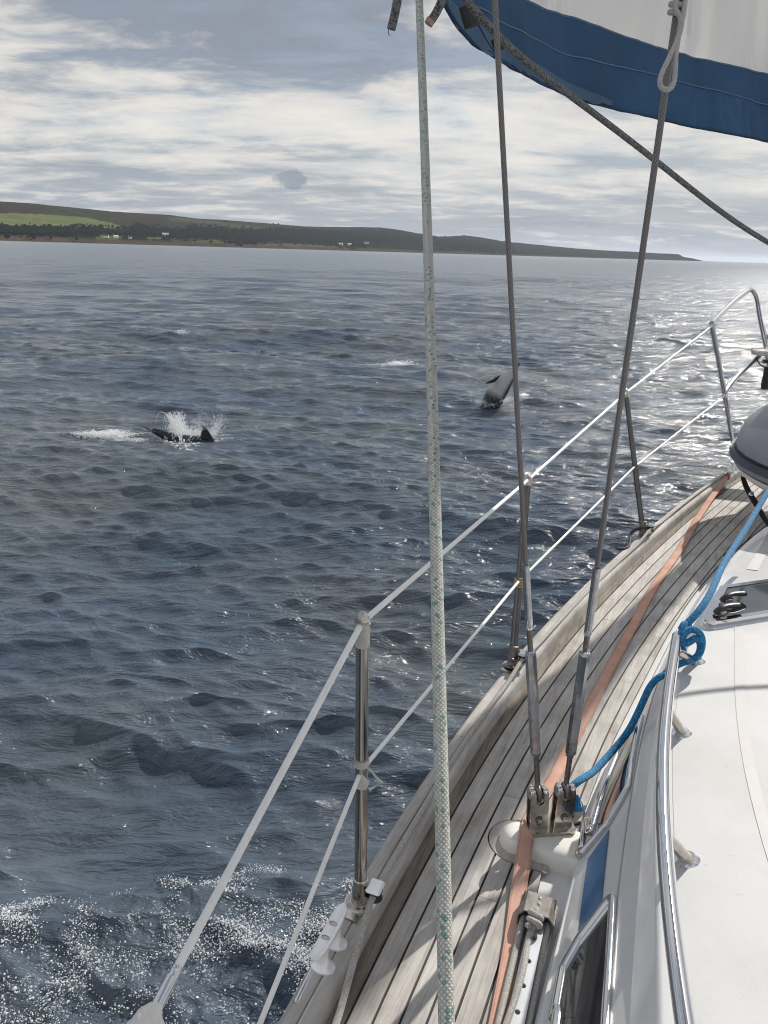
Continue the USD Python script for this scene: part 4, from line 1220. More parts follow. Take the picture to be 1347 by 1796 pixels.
def on_roof(mesh, zoff):
    v = mesh.vertices
    cz = H0 + (e_r * HW + e_f * HF) / 2
    g0 = roof_z(H0[0], H0[1]); g1 = roof_z(*(H0 + e_r * HW)); g2 = roof_z(*(H0 + e_f * HF))
    M = np.stack([e_r * HW, e_f * HF], 1)
    ab = np.linalg.solve(M, (v[:, :2] - H0).T).T
    z = g0 + ab[:, 0] * (g1 - g0) + ab[:, 1] * (g2 - g0)
    out = mesh.copy(); out.vertices = bp(v[:, 0], v[:, 1], z + v[:, 2] + zoff)
    out.fix_normals()
    return out


hatch = put(yacht, "deck_hatch", on_roof(extr(hat_r.difference(hat_r.buffer(-0.022)), 0.030, 0.0), -0.006), STEEL, False)
put(hatch, "frame_base", on_roof(extr(hat_r.buffer(0.010).difference(hat_r.buffer(-0.010)), 0.014, 0.0), -0.008), ALU_TRACK, False)
put(hatch, "pane", on_roof(extr(hat_r.buffer(-0.0225), 0.012, 0.0), 0.008), SMOKED, False)
for q, (hx, hy) in enumerate(((1272, 1062), (1283, 1037))):
    c_ = np.array(to_uv(at_z(hx, hy, hz + 0.02)))
    pz = roof_z(*c_) + 0.022
    o = bp(c_[0], c_[1], pz)
    er3, ef3 = e_r[0] * UA + e_r[1] * VA, e_f[0] * UA + e_f[1] * VA
    arm = spline([o - er3 * 0.028, o - er3 * 0.012 + ZUP * 0.016, o + er3 * 0.018 + ZUP * 0.018 + ef3 * 0.006, o + er3 * 0.046 + ZUP * 0.013 + ef3 * 0.012], 20)
    hd = put(hatch, "handle", tube(arm, np.interp(np.linspace(0, 1, 20), [0, 0.4, 1], [0.010, 0.008, 0.011]), 12, flat=(0.8, 1.2)), BLACK, True)
    put(hd, "pivot", place(lathe([(0, 0), (0.017, 0), (0.016, 0.010), (0.008, 0.013), (0, 0.013)], 20), o - er3 * 0.01, ZUP), STEEL_OLD, 30)
# deck eye forward of the hatch
eye_o = at_z(1277, 974, roof_z(2.85, 0.34) + 0.012)
put(yacht, "deck_eye", ball(0.016, eye_o, 2, (1.1, 1, 0.9)), BLACK, True)
# second strip of bare gelcoat forward of the hatch
fp = [(1318, 1005), (1335, 965), (1352, 925), (1368, 880)]
fuv = np.array([to_uv(at_z(x, y, DECK + 0.2)) for x, y in fp]); ff = spline(np.c_[fuv, np.zeros(4)], 20)[:, :2]
tn = np.gradient(ff, axis=0); tn /= np.linalg.norm(tn, axis=1, keepdims=True); nn = np.c_[-tn[:, 1], tn[:, 0]]
put(roof, "bare_strip", trimesh.Trimesh(*grid(np.array([bp(q[:, 0], q[:, 1], roof_z(q[:, 0], q[:, 1]) + 0.0022) for q in (ff + nn * 0.018, ff, ff - nn * 0.018)])), process=False), STRIP, True)

# ---- pulpit
pb = at_z(1292, 818, DECK + 0.055)
knee = ray(1263, 690)
d = ray(1248, 566)
ptop = C + d * (np.dot(pb - C, unit(np.r_[FWD[:2], 0])) - 0.10) / np.dot(d, unit(np.r_[FWD[:2], 0]))
leg_ = spline([pb, pb + (ptop - pb) * 0.5 + np.array([0.004, 0, 0]), ptop], 20)
pul = put(yacht, "pulpit", tube(leg_, 0.0135, 16), STEEL, True)
hfw = unit(np.r_[FWD[:2], 0])
yt = ptop @ hfw
cr = [ptop + np.array([0, 0, -0.004])]
for (x, y, dd) in ((1270, 545, 0.25), (1295, 522, 0.52), (1310, 511, 0.66)):
    d = ray(x, y); cr.append(C + d * (yt + dd) / (d @ hfw))
for (x, y, dd) in ((1318, 509, 0.72), (1325, 517, 0.74), (1331, 545, 0.74), (1338, 582, 0.73), (1346, 625, 0.72), (1362, 720, 0.70)):
    d = ray(x, y); cr.append(C + d * (yt + dd) / (d @ hfw))
put(pul, "top_rail", tube(spline(cr, 60), 0.0135, 16), STEEL, True)
mid = leg_[np.argmin(np.abs(proj(leg_)[:, 1] - 690))]
mr = [mid]
for (x, y, dd) in ((1290, 664, 0.2), (1322, 634, 0.40), (1350, 606, 0.58)):
    d = ray(x, y); mr.append(C + d * (mid @ hfw + dd) / (d @ hfw))
put(pul, "lower_rail", tube(spline(mr, 30), 0.0125, 14), STEEL, True)
put(pul, "base_socket", place(lathe([(0, -0.01), (0.034, -0.01), (0.034, -0.005), (0.02, 0), (0.018, 0.04), (0.0135, 0.042)], 24), pb, leg_[2] - leg_[0]), STEEL_OLD, 30)
for q in (ptop - unit(ptop - pb) * 0.02, mid - unit(ptop - pb) * 0.012):
    put(pul, "wire_lug", ball(0.019, q, 2, (1, 1, 0.9)), STEEL, True)
# wooden pulpit seat with the lamp bracket hanging under it
so = at_y(1338, 619, 4.78)
seat_n = unit(ZUP + 0.05 * UA)
sx_ = unit(VA * 0.95 + UA * 0.1)
seat = place(cbox(0.36, 0.22, 0.03, 0.008), so + sx_ * 0.13, seat_n, sx_)
put(pul, "seat", seat, TEAK[4], False)
put(pul, "lamp_bracket", place(cbox(0.30, 0.05, 0.018, 0.004), so + sx_ * 0.16 - ZUP * 0.05, ZUP, sx_), BLACK, False)
put(pul, "lamp_body", place(lathe([(0, -0.14), (0.025, -0.14), (0.03, -0.12), (0.03, -0.01), (0.02, 0), (0, 0)], 20), so + sx_ * 0.055 - ZUP * 0.085, ZUP), BLACK, 30)
put(pul, "cable", tube(spline([so - sx_ * 0.03 - ZUP * 0.03, so + ZUP * -0.075 - sx_ * 0.0, so + sx_ * 0.05 - ZUP * 0.09], 20), 0.004, 8), RUBBER, True)

# ------------------------------------------------------------------ standing rigging
def on_row(a, b, row):
    """The point of the straight line a-b that lies at a given height in the picture."""
    lo, hi = 0.0, 1.0
    for _ in range(60):
        md = (lo + hi) / 2
        if proj(a + (b - a) * md)[1] > row:
            lo = md
        else:
            hi = md
    return a + (b - a) * lo


SH_LINES = []
for idx, (px_top, y_top, rows, lab) in enumerate((
        (868, 1.47, dict(sw0=990, sw1=1100, st=1143, bd=1322), "left shroud of the pair, its wire leaning away from the cabin"),
        (1190, 1.22, dict(sw0=995, sw1=1110, st=1143, bd=1322), "right shroud of the pair, its wire leaning in towards the mast"))):
    a = SHROUDS[idx]
    b = at_y(px_top, 0, y_top)
    end = a + unit(b - a) * 7.5
    dirn = unit(b - a)
    t = thing("shroud", lab + ", above a steel turnbuckle", "shroud", a, "shrouds on the port chainplate")
    q = {k_: on_row(a, b + (b - a), v_) for k_, v_ in rows.items()}
    put(t, "wire", tube(np.linspace(q["sw0"], end, 24), 0.0050, 14), WIRE, True)
    sw = np.array([q["sw0"] + dirn * 0.004, q["sw0"], q["sw0"] - dirn * 0.002, (q["sw0"] + q["sw1"]) / 2, q["sw1"] + dirn * 0.02, q["sw1"]])
    put(t, "swage", tube(spline(sw[[1, 3, 4, 5]], 14), 0.0078, 16), TURN, True)
    hexs = lambda r_, L: lathe([(0, 0), (r_, 0), (r_, L), (0, L)], 6)
    put(t, "swage_flats", place(hexs(0.0082, 0.022), q["sw1"] - dirn * 0.004, dirn), STEEL, False)
    put(t, "threaded_stud", tube(np.linspace(q["sw1"], q["st"] - dirn * 0.02, 10), 0.0058, 12), STEEL_DARK, True)
    L = np.linalg.norm(q["bd"] - q["st"])
    body = lathe([(0.006, 0), (0.0098, 0), (0.0125, 0.006), (0.0125, L - 0.006), (0.0098, L), (0.006, L)], 8)
    put(t, "turnbuckle_body", place(body, q["bd"], dirn, Nc), TURN, False)
    for e in (q["st"] + dirn * 0.001, q["bd"] - dirn * 0.003):
        put(t, "lock_nut", place(hexs(0.0105, 0.004), e - dirn * 0.001, dirn), STEEL, False)
    put(t, "threaded_stud", tube(np.linspace(q["bd"] + dirn * 0.02, a + dirn * 0.022, 10), 0.0060, 12), STEEL_DARK, True)
    a_ = np.linspace(0, 2 * PI, 25)[:-1]
    eyep = a[None] + np.cos(a_)[:, None] * dirn * 0.013 + np.sin(a_)[:, None] * Nc * 0.013
    put(t, "eye", tube(eyep, 0.0062, 12, closed=True), STEEL_DARK, True)
    SH_LINES.append((a, dirn))

# guard wires
def fittings(t, pts, r, mats=PVC):
    pass


up_aft = at_z(282, 1752, 1.68)
gw = thing("guard_wire", "upper white covered guard wire running from the bottom left to the pulpit top", "guard wire", up_aft, "guard wires along the port side")
A0 = up_aft
s1t, s2t, s3t = (STAN[i][1] - STAN[i][2] * 0.008 for i in range(3))
wr = 0.0052
dirA = unit(s1t - A0)
starts = A0 + dirA * 0.02
segs = [starts, s1t - VA * 0.0, s2t, s3t, ptop - unit(ptop - pb) * 0.02]
path = np.vstack([np.linspace(p, q_, 14)[:-1] for p, q_ in zip(segs[:-1], segs[1:])] + [segs[-1][None]])
put(gw, "wire", tube(path, wr, 12), PVC, True)
put(gw, "end_terminal", tube(np.vstack([A0 - dirA * 0.03, A0 + dirA * 0.022, A0 + dirA * 0.024, A0 + dirA * 0.034]), [0.0072, 0.0072, 0.0062, 0.006], 14), STEEL, 30)
put(gw, "end_wire", tube(np.linspace(A0 - dirA * 1.0, A0 - dirA * 0.02, 10), 0.004, 10), STEEL_OLD, True)
# cloth tape wound round the terminal
wz = at_z(243, 1778, 1.845)
r0 = np.random.default_rng(2)
wp = np.linspace(A0 - dirA * 0.14, A0 - dirA * 0.004, 30)
wrr = 0.0165 + 0.0030 * np.sin(np.linspace(0, 11, 30)) + 0.0008 * r0.normal(size=30)
wrr[-3:] *= [0.9, 0.7, 0.5]; wrr[0] *= 0.5
wv, wf, wuv = tube(wp, wrr, 24)
nzw = meshkit.fbm(wv * np.array([160.0, 60, 60]), 4, 4) - 0.5
wc = np.array([wp[np.argmin(np.linalg.norm(wp - q_, axis=1))] for q_ in wv])
wv = wv + (wv - wc) * (nzw[:, None] * 0.8)
put(gw, "cloth_wrap", trimesh.Trimesh(wv, wf, process=False), CLOTH, True)
# tape left on the first stanchion's top
put(gw, "tape_wrap", tube(np.linspace(s1t - STAN[0][2] * 0.045, s1t + STAN[0][2] * 0.004, 8), [0.0125, 0.0128, 0.0127, 0.0131, 0.013, 0.0128, 0.0132, 0.0126], 16), TAPE, True)
for i, s in ((0, s1t), (1, s2t), (2, s3t)):
    a_ = np.linspace(0, 2 * PI, 25)[:-1]
    ax = STAN[i][2]; pr = unit(np.cross(ax, path[20] - path[10]))
    put(gw, "eye_ring", tube(s[None] + np.cos(a_)[:, None] * ax * 0.010 + np.sin(a_)[:, None] * pr * 0.0115, 0.0035, 8, closed=True), STEEL, True)

lows = []
for i, (x, y) in enumerate(((631, 1345), (906, 1018), (1112, 818))):
    f_, t_ = STAN[i][0], STAN[i][1]
    s = np.linspace(0, 1, 400)[:, None]
    ln = f_ + (t_ - f_) * s
    lows.append(ln[np.argmin(np.abs(proj(ln)[:, 1] - y))])
low_aft = at_z(452, 1800, 1.42)
lw = thing("guard_wire", "lower white guard wire passing through the middle of each stanchion", "guard wire", low_aft, "guard wires along the port side")
mid_lug = mid - unit(ptop - pb) * 0.012
segs = [low_aft - unit(lows[0] - low_aft) * 1.0, lows[0] - unit(STAN[0][2]) * 0.008, lows[1], lows[2], mid_lug]
path2 = np.vstack([np.linspace(p, q_, 14)[:-1] for p, q_ in zip(segs[:-1], segs[1:])] + [segs[-1][None]])
put(lw, "wire", tube(path2, 0.0042, 12), PVC, True)
# loose clear tape at the first stanchion
l0 = lows[0]
put(lw, "tape_band", tube(np.linspace(l0 + STAN[0][2] * 0.004, l0 + STAN[0][2] * 0.020, 5), 0.0135, 16), TAPE, True)


def flap(o, a, b, n_=8, curl=0.006, seed=1):
    r_ = np.random.default_rng(seed)
    s, t = np.meshgrid(np.linspace(0, 1, n_), np.linspace(0, 1, n_), indexing="ij")
    nrm = unit(np.cross(a, b))
    V = o + s[..., None] * a + t[..., None] * b + (curl * np.sin(3 * s + 2 * t + r_.uniform(0, 3)))[..., None] * nrm
    return trimesh.Trimesh(*grid(V), process=False)


put(lw, "tape_flap", flap(l0 + np.array([-0.006, -0.014, -0.004]), np.array([0.022, 0, -0.010]), np.array([-0.006, 0.0, -0.026])), TAPE, True)
put(lw, "tape_flap", flap(l0 + np.array([0.010, -0.010, 0.0]), np.array([0.010, 0, 0.004]), np.array([0.018, 0.01, -0.030]), seed=2), TAPE, True)
put(lw, "tape_flap", flap(l0 + np.array([0.012, -0.012, -0.034]), np.array([0.006, 0.002, -0.010]), np.array([0.024, 0.004, 0.012]), seed=3), TAPE, True)
put(lw, "cord_lashing", tube(np.array([lows[1] + STAN[1][2] * z_ + UA * -0.0135 * math.cos(w_) + VA * 0.0135 * math.sin(w_) for z_, w_ in zip(np.linspace(0.012, -0.022, 60), np.linspace(0, 24, 60))]), 0.0028, 7), plain("tan_cord", (0.42, 0.31, 0.19), 0.8, noise=0.2), True)

# furling line along the capping through the lead blocks
fl_aft = at_z(588, 1800, DECK + 0.078)
pts = [fl_aft - UA * 0.8 - VA * 0.02, fl_aft, STAN[0][3] - ZUP * 0.004 - UA * 0.02, STAN[0][3] - ZUP * 0.004 + UA * 0.02]
fl1 = np.vstack([np.linspace(p, q_, 10)[:-1] for p, q_ in zip(pts[:-1], pts[1:])] + [pts[-1][None]])
seq = [fl1]
for i in (0, 1):
    p, q_ = STAN[i][3] - ZUP * 0.004 + UA * 0.02, STAN[i + 1][3] - ZUP * 0.004 - UA * 0.015
    n2_ = 30
    s = np.linspace(0, 1, n2_)
    ln = p + (q_ - p) * s[:, None]
    uu, vv = to_uv(ln)
    want = rail_out(uu) + 0.040
    vv2 = vv + (want - vv) * np.sin(PI * s) ** 0.5
    ln = bp(uu, vv2, ln[:, 2] - 0.035 * np.sin(PI * s) ** 0.35 * 1.0)
    seq.append(ln)
p = STAN[2][3]; uu = np.linspace(to_uv(p)[0] + 0.02, 4.85, 20)
seq.append(bp(uu, rail_out(uu) + 0.035 + 0.0 * uu, DECK + 0.062))
fl = np.vstack(seq)
single("furling_line", tube(spline(fl[::3], 160), 0.0062, 12)[:2], GREY_ROPE, "grey furling line led along the teak capping through the stanchion blocks", "rope", smooth=True, uv=tube(spline(fl[::3], 160), 0.0062, 12)[2])
# dark cord tied off at the third stanchion
cc = STAN[2][0]
single("dark_cord", tm(tube(spline([at_z(1082, 962, DECK + 0.055), at_z(1105, 945, DECK + 0.06), cc + np.array([-0.035, -0.01, 0.02]), cc + np.array([0.02, -0.012, 0.03]), cc + np.array([0.016, 0.016, 0.018]), cc + np.array([-0.018, 0.01, 0.012])], 60), 0.0062, 9)), RUBBER, "short dark cord knotted round the foot of the stanchion nearest the bow", "cord", smooth=True)

# ------------------------------------------------------------------ genoa
FOOTPX = [(775, -8), (795, 32), (813, 52), (845, 87), (876, 108), (929, 136), (981, 160), (1018, 176), (1090, 194), (1165, 210), (1260, 231), (1347, 247), (1450, 268)]
BANDPX = [(775, -95), (795, -80), (813, -68), (845, -46), (876, -26), (929, 2), (981, 20), (1018, 34), (1090, 61), (1165, 84), (1260, 108), (1347, 129), (1450, 150)]
SEAMPX = [(775, -50), (795, -22), (813, -6), (845, 18), (876, 39), (929, 66), (981, 89), (1018, 102), (1090, 119), (1165, 134), (1260, 160), (1347, 184), (1450, 205)]
xsr = np.linspace(775, 1450, 80)
depth = 1.66 + (xsr - 775) / 572 * 1.45


def sail_row(pts, extra=0.0):
    y = interp(pts, xsr)
    k_ = np.ones(5) / 5
    ys = np.convolve(np.pad(y, 2, mode="edge"), k_, mode="valid")
    return np.array([at_y(x, yy, dd + extra) for x, yy, dd in zip(xsr, ys, depth)])


f0, f1_, f2_ = sail_row(FOOTPX), sail_row(SEAMPX, 0.03), sail_row(BANDPX, 0.08)
tack = bp(5.9, 1.12, DECK + 0.45)
n_ext = 40
ext = np.linspace(0, 1, n_ext + 1)[1:, None]


def to_tack(r, dz):
    p, d0 = r[-1], (r[-1] - r[-6]) / 5 * 5.0
    T = tack + ZUP * dz
    s = ext
    d1 = (T - p)
    return np.vstack([r, p + (2 * s ** 3 - 3 * s ** 2 + 1 - 1) * 0 + (3 * s ** 2 - 2 * s ** 3) * d1 + (s - 2 * s ** 2 + s ** 3) * d0 * 3.0 + (s ** 3 - s ** 2) * np.array([d1[0], d1[1], d1[2] * 1.4])])


g0, g1, g2 = to_tack(f0, 0.0), to_tack(f1_, 0.13), to_tack(f2_, 0.26)
rows_b = [g0 + (g1 - g0) * s for s in np.linspace(0, 1, 7)] + [g1 + (g2 - g1) * s for s in np.linspace(0, 1, 7)[1:]]
rows_b = np.array(rows_b)
# small creases that run up from the foot
cr_n = meshkit.fbm(np.stack([rows_b[..., 0] * 9, rows_b[..., 1] * 9, rows_b[..., 2] * 2], -1), 3, 8) - 0.5
rows_b = rows_b + cr_n[..., None] * 0.034 * np.array([0.6, -0.8, 0.1])
upd = unit(np.array([0.10, 0.16, 1.0]))
rows_w = [rows_b[-1]]
K = 26
head = bp(1.3, VC, 11.0)
for j in range(1, K + 1):
    s = (j / K) ** 1.4
    tgt = rows_b[-1] + (head - rows_b[-1]) * (s * 0.62)
    belly = 0.42 * math.sin(PI * s) * np.sin(PI * np.linspace(0.02, 0.98, len(tgt)))[:, None] * np.array([-0.5, 0.75, 0.0])
    rows_w.append(tgt + belly)
rows_w = np.array(rows_w)
ww = meshkit.fbm(np.stack([rows_w[..., 0] * 1.4 + rows_w[..., 2] * 0.8, rows_w[..., 1] * 1.4, rows_w[..., 2] * 0.9], -1), 3, 12) - 0.5
ww[0] = 0
rows_w[1:] += (ww[1:, :, None]) * 0.10 * np.array([0.6, -0.8, 0])
sail = thing("headsail", "white headsail with a dark blue sun strip along its foot", "sail", f0[0])
v, f = grid(rows_b)
put(sail, "sun_strip", trimesh.Trimesh(v, f, process=False), SAIL_BLUE, True)
v, f = grid(rows_w)
pan = put(sail, "sail_panel", trimesh.Trimesh(v, f, process=False), SAIL_WHITE, True)
put(sail, "hem_stitching", tube(rows_b[6] + np.array([-0.002, -0.004, 0]), 0.0018, 6), THREAD, True)
put(sail, "hem_stitching", tube(rows_b[-1] + np.array([-0.001, -0.003, -0.004]), 0.0016, 6), THREAD, True)
put(sail, "foot_tape", tube(rows_b[0], 0.0045, 8), SAIL_BLUE, True)
# faded reinforcement at the clew, torn, with dark webbing straps
cp = []
off_c = np.array([-0.006, -0.016, 0.0])
for s, (a_, b_) in zip(np.linspace(0, 1, 9), [(0, 0)] * 9):
    cp.append(rows_b[0][:36] * (1 - s) + rows_b[4][:36] * s)
cp = np.array(cp)
taperp = np.linspace(1, 0.12, 36) ** 0.8
cp = rows_b[0][:36][None] + (cp - rows_b[0][:36][None]) * (0.05 + 0.95 * taperp)[None, :, None] + off_c
rag = meshkit.noise(cp[0] * 60, 3) - 0.5
cp[0] += rag[:, None] * 0.022 * np.array([0.3, 0, -1.0])
put(sail, "clew_patch", trimesh.Trimesh(*grid(cp), process=False), SAIL_PATCH, True)
for (x0, y0, x1, y1) in ((818, 10, 828, 48), (872, 66, 880, 88)):
    a_, b_ = at_y(x0, y0, 1.70 + (x0 - 818) * 0.0018), at_y(x1, y1, 1.70 + (x0 - 818) * 0.0018)
    put(sail, "webbing_strap", tube(np.linspace(a_, b_, 8), 0.016, 10, flat=(0.25, 1.0), up=(0.1, -1, 0)), BLACK, True)
put(sail, "patch_seam", tube(spline([at_y(806, -6, 1.69), at_y(826, 20, 1.70), at_y(848, 60, 1.715), at_y(868, 92, 1.73)], 20), 0.0016, 6), BLACK, True)

# ------------------------------------------------------------------ sheets
clew = at_y(752, -60, 1.60)
sh_hi, sh_lo = at_y(735, 0, 1.56), at_y(780, 1796, 0.43)
sh = np.vstack([clew, sh_hi + (sh_lo - sh_hi) * np.linspace(-0.02, 1.0, 150)[:, None], sh_lo + (sh_lo - sh_hi) * np.linspace(0.02, 0.42, 20)[:, None]])
sh[:, 0] += 0.004 * np.sin(PI * np.linspace(0, 1, len(sh)))
# straight under load with almost no sag
sheet = thing("genoa_sheet", "taut pale rope with green flecks, running from the sail down across the side deck", "rope", sh[-1])
put(sheet, "rope", tube(sh, 0.0068, 18), SHEET_MAT, True)
sheet_tail = spline([at_y(783, -60, 1.60), at_y(775, 0, 1.60), at_y(752, 41, 1.60)], 16)
put(sheet, "rope_end", tube(sheet_tail, 0.0078, 14), LAZY_MAT, True)
put(sheet, "whipping", tube(spline([at_y(756, 34, 1.599), at_y(751, 43, 1.599)], 5), 0.0082, 12), plain("tan_whipping", (0.35, 0.24, 0.16), 0.8, noise=0.2), True)
lz = spline([at_y(805, -18, 1.60), at_y(818, 0, 1.62), at_y(876, 65, 1.67), at_y(990, 160, 1.83), at_y(1150, 282, 2.05), at_y(1347, 425, 2.35), bp(2.4, 1.5, 2.20)], 140)
lazy = thing("lazy_sheet", "dark flecked slack rope crossing in front of the sail behind both shrouds", "rope", lz[-1])
put(lazy, "rope", tube(lz, 0.0072, 16), LAZY_MAT, True)
lt = spline([at_y(702, -50, 1.60), at_y(697, 0, 1.60), at_y(686, 51, 1.60)], 16)
put(lazy, "rope_end", tube(lt, 0.0082, 14), LAZY_MAT, True)
put(lazy, "loose_yarn", tube(spline([at_y(683, 49, 1.60), at_y(681, 55, 1.60), at_y(683, 62, 1.60)], 6), 0.0008, 5), BLACK, True)
for px_ in ((697, -50), (783, -60)):
    pass
knot = spline([at_y(702, -50, 1.60), at_y(735, -75, 1.585), at_y(752, -58, 1.60), at_y(783, -60, 1.60), at_y(805, -18, 1.60)], 30)
put(lazy, "bowline", tube(knot, 0.0085, 12), LAZY_MAT, True)

# cord tied as a loop high on the right-hand shroud
a, dn = SH_LINES[1]
K0 = on_row(a, a + dn * 3, 14)
tw = -Nc
lp = [K0 + dn * 0.05, K0 + np.array([-0.004, -0.010, 0.012]), K0 + np.array([-0.006, -0.012, -0.004])]
for (x, y) in ((1194, 34), (1184, 79), (1168, 113), (1158, 138), (1160, 153), (1172, 157), (1181, 146), (1185, 105), (1191, 60), (1197, 32)):
    d = ray(x, y); lp.append(C + d * ((K0 - C) @ FWD - 0.012) / (d @ FWD))
lp.append(K0 + np.array([0.006, -0.010, 0.006]))
cordp = spline(lp, 140)
cord = thing("rope_loop", "thin grey cord hanging in a long loop from the top of the right shroud", "cord", K0)
put(cord, "loop", tube(cordp, 0.0036, 12), CORD, True)
ths = np.linspace(0, 6 * PI, 90)
pr = unit(np.cross(dn, [1, 0, 0])); pq = np.cross(dn, pr)
wind = K0[None] + np.cos(ths)[:, None] * pr * 0.0092 + np.sin(ths)[:, None] * pq * 0.0092 + np.linspace(0.016, -0.012, 90)[:, None] * dn
put(cord, "hitch", tube(wind, 0.0041, 10), CORD, True)
put(cord, "standing_part", tube(np.linspace(K0 + dn * 0.01 + pr * 0.009, K0 + dn * 1.2 + pr * 0.009, 8), 0.0041, 10), CORD, True)

# webbing jackline along the side deck, lifted where it crosses the chainplate moulding
jp = [(873, 1796, 0.004), (885, 1722, 0.004), (897, 1640, 0.004), (905, 1575, 0.006), (913, 1525, 0.02), (919, 1487, 0.033), (924, 1457, 0.036), (931, 1434, 0.030), (950, 1402, 0.012), (971, 1370, 0.004),
      (990, 1331, 0.004), (1041, 1227, 0.004), (1091, 1133, 0.004), (1135, 1050, 0.004), (1178, 985, 0.005), (1232, 897, 0.010), (1257, 860, 0.03), (1274, 834, 0.055)]
jl = np.array([at_z(x, y, DECK + z_ + 0.002) for x, y, z_ in jp])
jl = np.vstack([jl[0] + (jl[0] - jl[1]) * 12, jl])
_s = spline(jl, 180)
_t = np.r_[0, np.cumsum(np.linalg.norm(np.diff(jl[:, :2], axis=0), axis=1))]; _w = np.r_[0, np.cumsum(np.linalg.norm(np.diff(_s[:, :2], axis=0), axis=1))]
_s[:, 0] += 0.0035 * np.sin(np.linspace(0, 31, len(_s))) * np.sin(np.linspace(0, 7, len(_s)))
jl = np.c_[_s[:, :2], np.interp(_w * _t[-1] / _w[-1], _t, jl[:, 2]) + 0.001]
single("jackline", tube(jl, 0.0165, 12, flat=(0.09, 1.0), up=(0, 0, 1))[:2], WEBBING, "flat faded orange webbing strap laid along the side deck", "safety strap", smooth=True, uv=tube(jl, 0.0165, 12, flat=(0.09, 1.0), up=(0, 0, 1))[2])
je = jl[-1]
single("strap_lashing", tm(tube(np.array([je + np.array([0.018 * math.cos(t_), 0.022 * math.sin(t_), 0.010 * math.sin(2.3 * t_) - 0.0005 * t_]) for t_ in np.linspace(0, 22, 120)]), 0.0048, 8)), plain("red_brown_cord", (0.26, 0.13, 0.10), 0.8, noise=0.25), "red-brown lashing that ties the orange strap to the bow cleat", "lashing", smooth=True)

# track control lines with a stopper knot at the end stop
ctl = thing("track_control_line", "grey-green control line doubled along the sheet track, knotted at the end stop", "rope", EB)
for s, dz in ((-0.024, 0.020), (0.024, 0.020)):
    p = EB + TV * s + ZUP * dz - TU * 0.012
    q_ = bp(*(tr_a - td * 1.2 - tn2 * s * 0.93), DECK + 0.012)
    put(ctl, "line", tube(np.vstack([np.linspace(p, p - TU * 0.1 - ZUP * 0.004, 5), np.linspace(p - TU * 0.1 - ZUP * 0.004, q_, 20)[1:]]), 0.0058, 12), GREY_ROPE, True)
kn = EB - TU * 0.040 + ZUP * 0.046
ths = np.linspace(0, 4.3 * PI, 70)
kp = kn[None] + np.cos(ths)[:, None] * TV * 0.011 + np.sin(ths)[:, None] * (ZUP * 0.7 - TU * 0.5) * 0.010 + np.linspace(0.016, -0.016, 70)[:, None] * (TU * 0.8 + ZUP * 0.3)
put(ctl, "stopper_knot", tube(kp, 0.0058, 10), GREY_ROPE, True)
tailp = spline([EB + TU * -0.018 + ZUP * 0.050, kn + TU * 0.012 + ZUP * 0.012, kn, kn - TU * 0.02 - ZUP * 0.014 + TV * 0.004, bp(*(tr_b - td * 0.05 - tn2 * 0.006), DECK + 0.036), bp(*(tr_a - tn2 * 0.012), DECK + 0.036), bp(*(tr_a - td * 1.0 - tn2 * 0.010), DECK + 0.036)], 80)
put(ctl, "line", tube(tailp, 0.0056, 12), GREY_ROPE, True)

# blue rope: lashed to the forward end of the grab rail, one part up to the dinghy, the other down to the chainplate
R0 = rail_path[-1]
bl = thing("blue_rope", "bright blue rope knotted on the grab rail end and leading to the dinghy", "rope", R0)
upr = [R0 + np.array([0.012, 0.014, 0.010])]
for (x, y, dist) in ((1232, 1063, 2.02), (1262, 1004, 2.25), (1300, 940, 2.6), (1347, 862, 3.0), (1392, 790, 3.35)):
    d = ray(x, y); upr.append(C + d * dist / np.hypot(d[0], d[1]) * 0.93)
put(bl, "rope", tube(spline(upr, 80), 0.0092, 16), BLUE_ROPE, True)
kc = R0 + np.array([0.020, -0.004, 0.0])
ks = []
for (x, y, dd) in ((1208, 1098, 0.01), (1196, 1108, -0.01), (1203, 1128, -0.022), (1220, 1120, -0.02), (1228, 1140, -0.006), (1216, 1157, -0.004), (1199, 1145, -0.024), (1196, 1122, -0.02), (1212, 1104, -0.012), (1226, 1110, -0.02), (1231, 1132, -0.018), (1222, 1152, -0.012), (1205, 1160, 0.002), (1188, 1166, 0.012), (1165, 1184, 0.01)):
    d = ray(x, y); ks.append(C + d * ((R0 - C) @ FWD + dd + 0.005) / (d @ FWD))
put(bl, "knot", tube(spline(ks, 160), 0.0088, 14), BLUE_ROPE, True)
dnp = [ks[-1]]
for (x, y, z_) in ((1142, 1202, 0.25), (1128, 1230, 0.21), (1114, 1260, 0.165), (1100, 1285, 0.13), (1077, 1314, 0.10), (1057, 1337, 0.09), (1036, 1357, 0.10), (1007, 1376, 0.12), (992, 1392, 0.10)):
    dnp.append(at_z(x, y, DECK + z_))
put(bl, "rope", tube(spline(dnp, 100), 0.0086, 14), BLUE_ROPE, True)
fr = np.random.default_rng(4)
te = at_z(1010, 1398, DECK + 0.075)
strands = []
for _ in range(26):
    e = at_z(1014 + fr.normal(0, 5), 1424, DECK + 0.045)
    strands.append(tm(tube(spline([te + fr.normal(0, 0.004, 3), (te + e) / 2 + fr.normal(0, 0.004, 3), e], 8), 0.0013, 5)))
put(bl, "frayed_end", trimesh.util.concatenate(strands), plain("blue_yarn", (0.02, 0.26, 0.55), 0.7, noise=0.2), True)

